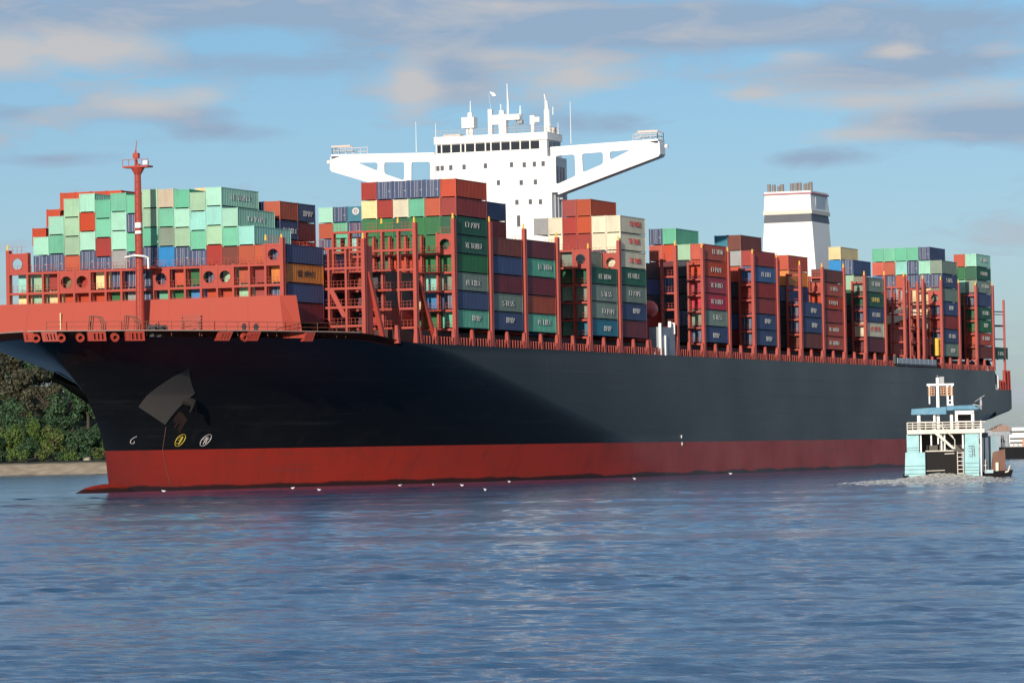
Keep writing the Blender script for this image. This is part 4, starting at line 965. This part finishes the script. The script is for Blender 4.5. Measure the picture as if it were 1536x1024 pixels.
    part("mast_head", GREY, lambda b: (bx(b, 402, 438, 164, 112, 1.4, 2.0), b.bar((X(388), 1.5, Z(120)), (X(388), 1.5, Z(100)), .06, 5)), mo)
    part("radar", GREY, lambda b: (b.bar((X(716), 1, Z(372)), (X(716), 1, Z(275)), .12, 6), b.bar((X(655), 1, Z(330)), (X(716), 1, Z(345)), .09, 5), b.bar((X(670), 1, Z(310)), (X(745), 1, Z(262)), .05, 5), bx(b, 708, 724, 340, 300, .8, 1.2)))
    part("stern_pole", WHITE, lambda b: b.bar((X(708), .3, Z(880)), (X(712), .3, Z(455)), .1, 6))
    def fore(b): b.hexa([(X(700), 2, -.3), (X(930), 4, -.3), (X(930), 9, -.3), (X(700), 9, -.3), (X(700), 2, Z(850)), (X(955), 4, Z(840)), (X(955), 9, Z(840)), (X(700), 9, Z(850))])
    part("side_pontoon", HULL, fore)
    part("cabin", paint("cabin_blue", (.05, .08, .12), .6, .3), lambda b: bx(b, 720, 768, 850, 545, 3, 8))
    part("cabin", paint("cabin_greyblue", (.22, .33, .38), .6, .4), lambda b: (bx(b, 772, 860, 850, 690, 5, 8), bx(b, 766, 850, 690, 575, 5, 8)))
    part("cargo_heap", BROWN, lambda b: (b.hexa([(X(790), 4, Z(850)), (X(900), 4, Z(850)), (X(905), 6, Z(850)), (X(785), 6, Z(850)), (X(800), 4.2, Z(700)), (X(895), 4.2, Z(676)), (X(890), 6, Z(680)), (X(805), 6, Z(700))])))
    part("deck_gear", CREAM, lambda b: (b.bar((X(862), 3.6, Z(862)), (X(915), 3.6, Z(850)), .12, 6), b.bar((X(915), 3.6, Z(850)), (X(930), 3.6, Z(805)), .1, 6), b.bar((X(818), 3.5, Z(900)), (X(850), 3.5, Z(852)), .09, 6), b.bar((X(725), 2, Z(850)), (X(725), 2, Z(775)), .07, 5), b.bar((X(742), 2, Z(850)), (X(742), 2, Z(755)), .07, 5), b.bar((X(715), 2, Z(800)), (X(750), 2, Z(800)), .06, 5), bx(b, 820, 842, 850, 780, 3.4, 3.8)))
    part("life_ring", paint("ring_pale_blue", (.35, .5, .55), .5, .1), lambda b: bx(b, 735, 800, 860, 835, 2.2, 2.6))
    # churned wake round the stern
    fm = bpy.data.materials.new("wake_foam"); fm.use_nodes = True; n = NT(fm.node_tree); p = n.new('ShaderNodeBsdfPrincipled'); o_ = n.new('ShaderNodeOutputMaterial'); n.link(p.outputs[0], o_.inputs[0])
    c = n.new('ShaderNodeTexCoord').outputs['Object']; q = n.noise(n.mapping(c, (.9, .16, 4)), 2.0, 7, .72)
    n.link(n.ramp(q, [(.34, (.26, .235, .17)), (.47, (.62, .57, .45)), (.58, (.94, .92, .85))]), p.inputs['Base Color']); p.inputs['Roughness'].default_value = .55
    at = n.new('ShaderNodeAttribute'); at.attribute_name = 'froth'; tr = n.new('ShaderNodeBsdfTransparent'); mx = n.new('ShaderNodeMixShader')
    cover = n.math('ADD', n.math('MULTIPLY', at.outputs['Fac'], 1.25), n.math('MULTIPLY', n.math('SUBTRACT', q, .5), 2.2))
    n.link(n.ramp(cover, [(.30, 0.), (.75, 1.)]), mx.inputs[0]); n.link(tr.outputs[0], mx.inputs[1]); n.link(p.outputs[0], mx.inputs[2]); n.link(mx.outputs[0], o_.inputs[0])
    mb = MB(); rd = random.Random(5); nx, ny = 170, 110; vs = []; fs = []; fv = []
    from mathutils import noise as MN
    for j in range(ny + 1):
        y = 3 - 122 * (j / ny) ** 1.6
        f = min(1, -min(0, y) / 118)
        xl, xr = -5.5 - 21 * f ** .6, 8 + 14 * f ** .8
        for i in range(nx + 1):
            x = xl + (xr - xl) * i / nx
            e = max(0, math.sin(math.pi * i / nx)) ** .6 * (1 - f ** 2.2) ** .7 * min(1, (3 - y) / 2.5)
            near = math.exp(-((x + .5) / 5.0) ** 2 - ((y + 1.2) / 5.0) ** 2)
            n1 = MN.noise(Vector((x * .9, y * .30, 1))); n2 = MN.noise(Vector((x * 2.6, y * 1.2, 3)))
            h = -.30 + e * (.44 + .50 * near + .20 * n1 + .17 * n2)
            vs.append((x, y, h)); fv.append(e * (.75 + .5 * near))
    for j in range(ny):
        for i in range(nx): a = j * (nx + 1) + i; fs.append((a, a + 1, a + nx + 2, a + nx + 1))
    mb.add(vs, fs); wk = mb.build("wake_foam", fm, None, True); at_ = wk.data.attributes.new('froth', 'FLOAT', 'POINT'); at_.data.foreach_set('value', fv); wk.location = loc; wk.rotation_euler = (0, 0, YAW - math.pi / 2 - math.atan2(54.5, 516))
    tag(wk, "churned pale brown wake foam behind the workboat's stern", "wake", None, "stuff")
workboat()

# ------------------------------------------------------------------ gulls on the water
def gulls():
    GW = paint("gull_white", (.85, .85, .85), .6, 0); mb = MB()
    prof = [(-.26, .02, .20), (-.2, .07, .17), (-.06, .12, .12), (.08, .11, .12), (.17, .07, .16), (.2, .055, .24), (.25, .06, .28), (.3, .03, .28), (.36, .01, .27)]
    n = 8; vs = []; fs = []
    for x, r_, z in prof:
        for i in range(n): t = 2 * math.pi * i / n; vs.append((x, r_ * math.cos(t), z + r_ * math.sin(t)))
    for k in range(len(prof) - 1):
        for i in range(n): j = (i + 1) % n; fs.append((k * n + i, k * n + j, (k + 1) * n + j, (k + 1) * n + i))
    mb.add(vs, fs)
    for s in (1, -1): mb.hexa([(-.3, .05 * s, .16), (.08, .1 * s, .14), (.08, .13 * s, .14), (-.3, .07 * s, .16), (-.32, .05 * s, .22), (.08, .09 * s, .22), (.08, .12 * s, .22), (-.32, .06 * s, .22)])
    first = mb.build("gull", GW, None, True); first.scale = (.9,) * 3
    spots = [((-55.3, -46.3), "afloat on open water left of the ship's bow"), ((-72, -10.5), "afloat close under the bulbous bow"), ((-56, -22), "afloat below the thruster marks"), ((-88, -40), "pair of pale wings spread low just off the bow"),
             ((-40, -31), "afloat beside the red waterline, left of a close neighbour"), ((-34, -33.5), "afloat beside the red waterline, right of a close neighbour"), ((-6, -34), "afloat beside the middle of the red hull"), ((12, -47), "farther out beside the middle of the hull"), ((92, -36), "afloat near the hull light amidships"), ((-120, -75), "nearest to the shore below the bow")]
    for i, ((x, y), lab) in enumerate(spots):
        o = first if i == 0 else first.copy()
        if i: COLL.objects.link(o)
        o.location = (x, y, -.03); o.rotation_euler = (0, 0, random.uniform(0, 6.28)); tag(o, "white gull " + lab, "gull", "gulls on the river")
gulls()

# ------------------------------------------------------------------ wooded far shore (left) with beach
def foliage(name, col, var=.24):
    m = bpy.data.materials.new(name); m.use_nodes = True; t = NT(m.node_tree); p = t.new('ShaderNodeBsdfPrincipled'); o = t.new('ShaderNodeOutputMaterial'); t.link(p.outputs[0], o.inputs[0])
    g_ = t.new('ShaderNodeNewGeometry'); r_ = g_.outputs['Random Per Island']; oi = t.new('ShaderNodeObjectInfo')
    hs = t.new('ShaderNodeHueSaturation'); hs.inputs['Color'].default_value = (*col, 1)
    t.link(t.math('MULTIPLY_ADD', r_, .06, .47), hs.inputs['Hue']); t.link(t.math('MULTIPLY_ADD', r_, var * 2, 1 - var), hs.inputs['Value']); t.link(hs.outputs[0], p.inputs['Base Color']); p.inputs['Roughness'].default_value = .65
    return m
BARK = paint("bark", (.06, .045, .035), .9, .3)
FOL = [foliage("leaves_olive", (.070, .098, .018)), foliage("leaves_green", (.024, .062, .020)), foliage("leaves_brown", (.048, .046, .022)), foliage("leaves_light", (.070, .120, .020))]
def crown_mesh(seed, rx, rz, n, leaf, blobs=9):
    rd = random.Random(seed); mb = MB(); cs = []
    for i in range(blobs):
        a = rd.uniform(0, 6.28); q = rd.uniform(.15, .72); cs.append((rx * q * math.cos(a), rx * q * math.sin(a), rz * rd.uniform(-.55, .6), rd.uniform(.30, .52)))
    for i in range(n):
        cx, cy, cz, r_ = cs[rd.randrange(blobs)]
        d = Vector((rd.gauss(0, 1), rd.gauss(0, 1), rd.gauss(0, 1))).normalized() * (rd.random() ** .35)
        c = Vector((cx + d.x * r_ * rx, cy + d.y * r_ * rx, cz + d.z * r_ * rz * 1.05))
        nn = (d + Vector((rd.gauss(0, .5), rd.gauss(0, .5), rd.gauss(0, .5) + .25))).normalized(); u = nn.orthogonal().normalized(); v = nn.cross(u); s = leaf * rd.uniform(.6, 1.3); rot = rd.uniform(0, 6.28)
        u, v = u * math.cos(rot) + v * math.sin(rot), v * math.cos(rot) - u * math.sin(rot)
        mb.add([c - u * s - v * s * .55, c + u * s * .2 - v * s * .7, c + u * s + v * .1 * s, c + v * s * .7], [(0, 1, 2, 3)])
    return mb
def tree(loc, H, rx, fol, seed, label, cat="tree", trunk=True, n=2600, name="broadleaf_tree"):
    t = empty(name, loc); rz = H * (.43 if trunk else .48)
    o = crown_mesh(seed, rx, rz, n, max(.26, rx * .066)).build("crown", FOL[fol], t); o.location = (0, 0, H - rz if trunk else H * .5)
    if trunk:
        mb = MB(); mb.bar((0, 0, -.5), (.2, .1, H * .55), rx * .085, 8, rx * .05); rd = random.Random(seed)
        for i in range(5):
            a = rd.uniform(0, 6.28); mb.bar((.1, 0, H * rd.uniform(.3, .5)), (rx * .5 * math.cos(a), rx * .5 * math.sin(a), H * rd.uniform(.6, .85)), rx * .04, 6, rx * .015)
        mb.build("trunk", BARK, t)
    tag(t, label, cat, "trees and shrubs on the far shore"); return t
def shore():
    D = 1290
    def gz(um, d):      # ground height on the far bank
        q = d - D
        return -.6 + 4.2 * sm(0, 34, q) * (1 + .22 * math.sin(um * .035)) + 26 * sm(46, 170, q) + 1.2 * math.sin(um * .05 + d * .03) * sm(40, 80, q)
    mb = MB(); nu, nd = 60, 40; vs = []; fs = []
    for j in range(nd + 1):
        d = D - 14 + 260 * (j / nd) ** 1.5
        for i in range(nu + 1):
            um = -900 + 1020 * i / nu; p = place(um, d + 6 * math.sin(um * .02)); vs.append((p.x, p.y, gz(um, d)))
    for j in range(nd):
        for i in range(nu): a = j * (nu + 1) + i; fs.append((a, a + 1, a + nu + 2, a + nu + 1))
    mb.add(vs, fs)
    m = bpy.data.materials.new("bank_ground"); m.use_nodes = True; t = NT(m.node_tree); p = t.new('ShaderNodeBsdfPrincipled'); o = t.new('ShaderNodeOutputMaterial'); t.link(p.outputs[0], o.inputs[0])
    c = t.new('ShaderNodeTexCoord').outputs['Object']; s_ = t.new('ShaderNodeSeparateXYZ'); t.link(c, s_.inputs[0])
    zz = t.math('ADD', s_.outputs[2], t.math('MULTIPLY', t.math('SUBTRACT', t.noise(c, .08, 4), .5), 1.2))
    sand = t.ramp(t.noise(c, .25, 5), [(.35, (.34, .26, .17)), (.65, (.50, .40, .28))])
    wet = t.mix(t.ramp(zz, [(.1, 0.), (.14, 1.)]), (.10, .08, .055), sand)
    f = t.math('DIVIDE', t.math('SUBTRACT', zz, 3.4), .7, clamp=True); t.link(t.mix(f, wet, (.022, .030, .012)), p.inputs['Base Color']); p.inputs['Roughness'].default_value = .9
    o = mb.build("far_bank", m, None, True); o['kind'] = 'structure'; o['label'] = "sandy beach and wooded slope of the far bank"
    def at(u, d): return (u - 768) / 6081.6 * d
    rd = random.Random(11)
    # (picture bearing, extra distance, height, crown radius, foliage, label, trunk)
    T = [(-10, 130, 18, 8, 2, "tall brownish tree high on the slope at the left edge"), (22, 120, 17, 8, 2, "tall brownish tree high on the slope under the bow"), (58, 150, 16, 8, 1, "dark tree at the hilltop close to the bow plating"), (-35, 100, 15, 7, 2, "brownish tree beyond the left edge of the slope"), (40, 90, 13, 6.5, 2, "brown tinged tree halfway up the slope"), (5, 80, 13, 6, 1, "dark green tree halfway up the left slope"),
         (14, 52, 13.5, 5.6, 3, "light green rounded tree standing above the beach's left end"), (50, 60, 15, 4.6, 3, "yellowish treetop behind the rounded olive tree"), (78, 46, 13.2, 5.8, 0, "broad olive crowned tree in the middle above the beach"), (-16, 46, 12, 5.5, 1, "deep green tree at the left border above the sand"), (118, 44, 12.5, 6.2, 1, "dark green spreading tree beside the ship's stem"), (100, 70, 12, 5.5, 1, "dark tree standing behind the olive crowned one"), (140, 60, 12, 5.5, 1, "dark tree partly hidden by the ship's stem"), (36, 44, 9.5, 4.4, 1, "small dark tree left of the olive crowned one"), (165, 50, 11, 5, 1, "dark tree behind the stem, mostly hidden"),
         (-2, 160, 19, 9, 2, "tallest brownish tree on the hilltop at the left border"), (34, 168, 18, 9, 1, "dark green tree crowning the hilltop under the flare"), (84, 150, 17, 9, 2, "brownish tree high on the slope behind the bow flare"), (110, 130, 16, 8.5, 1, "dark green tree high on the slope near the stem"), (66, 105, 15, 8, 2, "brown green tree in the middle of the slope"), (92, 95, 14, 7.5, 1, "dark tree in the middle of the slope, right part"), (22, 92, 15, 7.5, 1, "dark tree in the middle of the slope, left part"), (-18, 100, 15, 8, 1, "dark tree in the middle of the slope at the border"), (130, 100, 14, 7.5, 1, "dark tree in the middle of the slope beside the stem"), (46, 128, 16, 8.5, 2, "brown green tree on the upper slope under the flare"), (0, 62, 12, 5.5, 0, "olive tree on the lower slope at the left border"), (64, 66, 12.5, 5.5, 1, "deep green tree on the lower slope behind the olive crown"), (36, 70, 12, 5.5, 1, "deep green tree on the lower slope left of the olive crown")]
    for i, (u, dd, H, rx, fo, lab) in enumerate(T):
        d = D + dd; um = at(u, d); p = place(um, d); tree((p.x, p.y, gz(um, d) - .3), H, rx, fo, 40 + i, lab)
    S = [(14, 37, 6.5, 3.2, 3, "bright shrub at the left end of the beach"), (32, 36, 4.6, 2.6, 3, "low light green shrub on the sand's edge, second from left"), (60, 38, 5, 2.8, 0, "olive shrub below the broad olive tree"), (86, 40, 3.6, 2.8, 1, "flat dark shrub above the middle of the sand"), (104, 38, 4.2, 3.0, 3, "light shrub at the sand beside the dark spreading tree"), (126, 38, 4, 2.8, 1, "dark low shrub near the stem at the beach"), (148, 38, 4.6, 3, 0, "olive low shrub touching the ship's stem"), (-8, 37, 5.5, 3, 1, "dark shrub at the left border of the beach")]
    for i, (u, dd, H, rx, fo, lab) in enumerate(S):
        d = D + dd; um = at(u, d); p = place(um, d); tree((p.x, p.y, gz(um, d) - .2), H, rx, fo, 90 + i, lab, "shrub", False, 700, "shrub")
    for i in range(26):       # wood beyond the left edge of the view
        u = -70 - 45 * i * .55 - rd.uniform(0, 20); d = D + rd.uniform(44, 130); um = at(u, d); p = place(um, d)
        if i < 8: tree((p.x, p.y, gz(um, d) - .3), rd.uniform(11, 17), rd.uniform(5, 8), rd.randrange(4), 140 + i, f"tree outside the left edge of the view, {ORD[i + 1]} along the bank", n=900)
    mb = MB(); p = place(at(128, D + 33), D + 33); mb.hexa([(p.x - 1.2, p.y - 1.5, 3.0), (p.x + 1, p.y - 1.4, 3.0), (p.x + 1, p.y + 1.6, 3.0), (p.x - 1, p.y + 1.5, 3.0), (p.x - .6, p.y - .9, 5.3), (p.x + .5, p.y - .8, 5.6), (p.x + .6, p.y + .9, 5.4), (p.x - .5, p.y + 1, 5.1)])
    tag(mb.build("boulder", paint("boulder_stone", (.32, .27, .20), .9, .4)), "pale boulder at the top of the beach near the bow", "rock")
shore()

# ------------------------------------------------------------------ harbour far off on the right
def harbour():
    D = 1110
    def at(u, d): return (u - 768) / 6081.6 * d
    HB = paint("barge_hull", (.007, .008, .010), .7, .2, spec=.15); HS = paint("shed_wall_hazed", (.30, .33, .36), .7, .3); HR = paint("shed_roof", (.30, .17, .12), .7, .3)  # shed walls pale grey-blue, distance haze put into the colour
    p = place(at(1530, D), D); p.z = 0
    b = empty("cargo_barge", p, YAW - math.pi / 2); tag(b, "dark barge with white deckhouse lying far off at the right edge", "barge")
    mb = MB(); mb.hexa([(-5.6, 0, -.3), (30, 0, -.3), (30, 8, -.3), (-5.6, 8, -.3), (-6.4, 0, 3.3), (30, 0, 3.0), (30, 8, 3.0), (-6.4, 8, 3.3)]); mb.build("hull", HB, b)
    mb = MB(); mb.box(-3.4, 1.6, 1, 5, 3.4, 6.6); mb.box(-2.6, 1.0, 1.2, 4.8, 6.61, 8.6); h = mb.build("deckhouse", WHITE, b)
    mb = MB()
    for z in (4.2, 5.3, 7.2): mb.box(-3.2, 1.4, .93, .99, z, z + .45)
    mb.build("window", DARK, h)
    mb = MB(); mb.box(.2, 2.2, .2, .8, 3.4, 5.4); mb.build("lifeboat", paint("lifeboat_orange", (.8, .28, .1), .5, .1), b)
    mb = MB(); mb.bar((-4.4, 2, 3.3), (-4.4, 2, 12.5), .13, 6, .06); mb.bar((2.6, 2, 3.3), (2.6, 2, 14), .13, 6, .06); mb.bar((-4.4, 2, 10), (2.6, 2, 12), .05, 4); mb.build("mast", GREY, b)
    mb = MB(); rail(mb, [(-6, .1, 3.3), (6, .1, 3.2)], 1.1, 1.2, .05, 2); mb.build("deck_rail", GREY, b)
    mb = MB(); mb.box(.9, 2.2, -.05, .02, 1.0, 2.4); mb.build("bow_mark", WHITE, b)
    # quay with sheds and masts behind
    D2 = 1500
    mb = MB(); a = place(at(1380, D2), D2); c = place(at(2600, D2), D2); e = place(at(2600, D2 + 300), D2 + 300); f = place(at(1380, D2 + 300), D2 + 300)
    mb.hexa([(q.x, q.y, -1) for q in (a, c, e, f)] + [(q.x, q.y, 3.0) for q in (a, c, e, f)])
    q = mb.build("quay", paint("quay_stone", (.26, .25, .23), .8, .3)); q['kind'] = 'structure'; q['label'] = "stone quay of the distant harbour"
    rd = random.Random(8)
    for i, (u, wd, h, r_, lab) in enumerate(((1480, 9, 9, 0, "grey harbour shed just right of the stern"), (1502, 10, 12, 1, "tall brown roofed harbour shed behind the barge"), (1522, 8, 8.5, 0, "low grey harbour shed behind the barge's masts"), (1545, 14, 11, 1, "brown roofed harbour shed at the right edge"), (1600, 22, 10, 0, "long grey harbour shed beyond the right edge"))):
        d = D2 + 30 + 12 * i; p = place(at(u, d), d); p.z = 3; s = empty("harbour_shed", p, YAW - math.pi / 2); tag(s, lab, "shed", "sheds on the distant quay")
        mb = MB(); mb.box(-wd / 2, wd / 2, 0, 14, -.3, h * .5); w_ = mb.build("wall", HS, s)
        mb = MB(); mb.add([(-wd / 2 - .4, -.4, h * .5), (wd / 2 + .4, -.4, h * .5), (wd / 2 + .4, 14.4, h * .5), (-wd / 2 - .4, 14.4, h * .5), (0, -.4, h * .72), (0, 14.4, h * .72)], [(0, 1, 4), (2, 3, 5), (1, 2, 5, 4), (3, 0, 4, 5), (3, 2, 1, 0)]); mb.build("roof", HR if r_ else HS, s)
        mb = MB()
        for j in range(3): mb.box(-wd / 2 + .8 + j * wd / 3.2, -wd / 2 + .8 + j * wd / 3.2 + 1.3, -.06, -.0, h * .15, h * .36)
        mb.build("window", DARK, s)
    for i, u in enumerate((1474, 1487, 1494, 1503, 1511, 1519, 1528, 1536)):
        d = 1230 + 17 * (i % 3); p = place(at(u, d), d); p.z = 0; t = empty("moored_yacht", p, YAW - math.pi / 2 + rd.uniform(-.3, .3))
        tag(t, f"small moored yacht, {ORD[i + 1]} of the distant masts counted rightwards from the stern", "yacht", "yachts moored in the distant harbour")
        mb = MB(); mb.hexa([(-3.2, 0, -.2), (3.6, 0, -.2), (3.6, 2.2, -.2), (-3.2, 2.2, -.2), (-4, -.3, 1.2), (4, -.3, 1.1), (4, 2.5, 1.1), (-4, 2.5, 1.2)]); mb.box(-1.6, 1.8, .3, 1.9, 1.21, 2.1); mb.build("hull", WHITE if i % 2 else GREY, t)
        H = rd.uniform(9, 15); mb = MB(); mb.bar((0, 1, 1), (0, 1, H), .10, 5, .06); mb.bar((-1.2, 1, H * .6), (1.2, 1, H * .6), .05, 4); mb.bar((0, 1, 2.8), (-3.4, 1, 2.9), .12, 5); mb.bar((0, 1, H), (3.8, 1, 1.2), .03, 4); mb.build("mast", GREY, t)
harbour()
for o in bpy.data.objects:
    if o.type == 'MESH' and o.parent is None and 'label' not in o and 'kind' not in o: print("UNTAGGED", o.name)
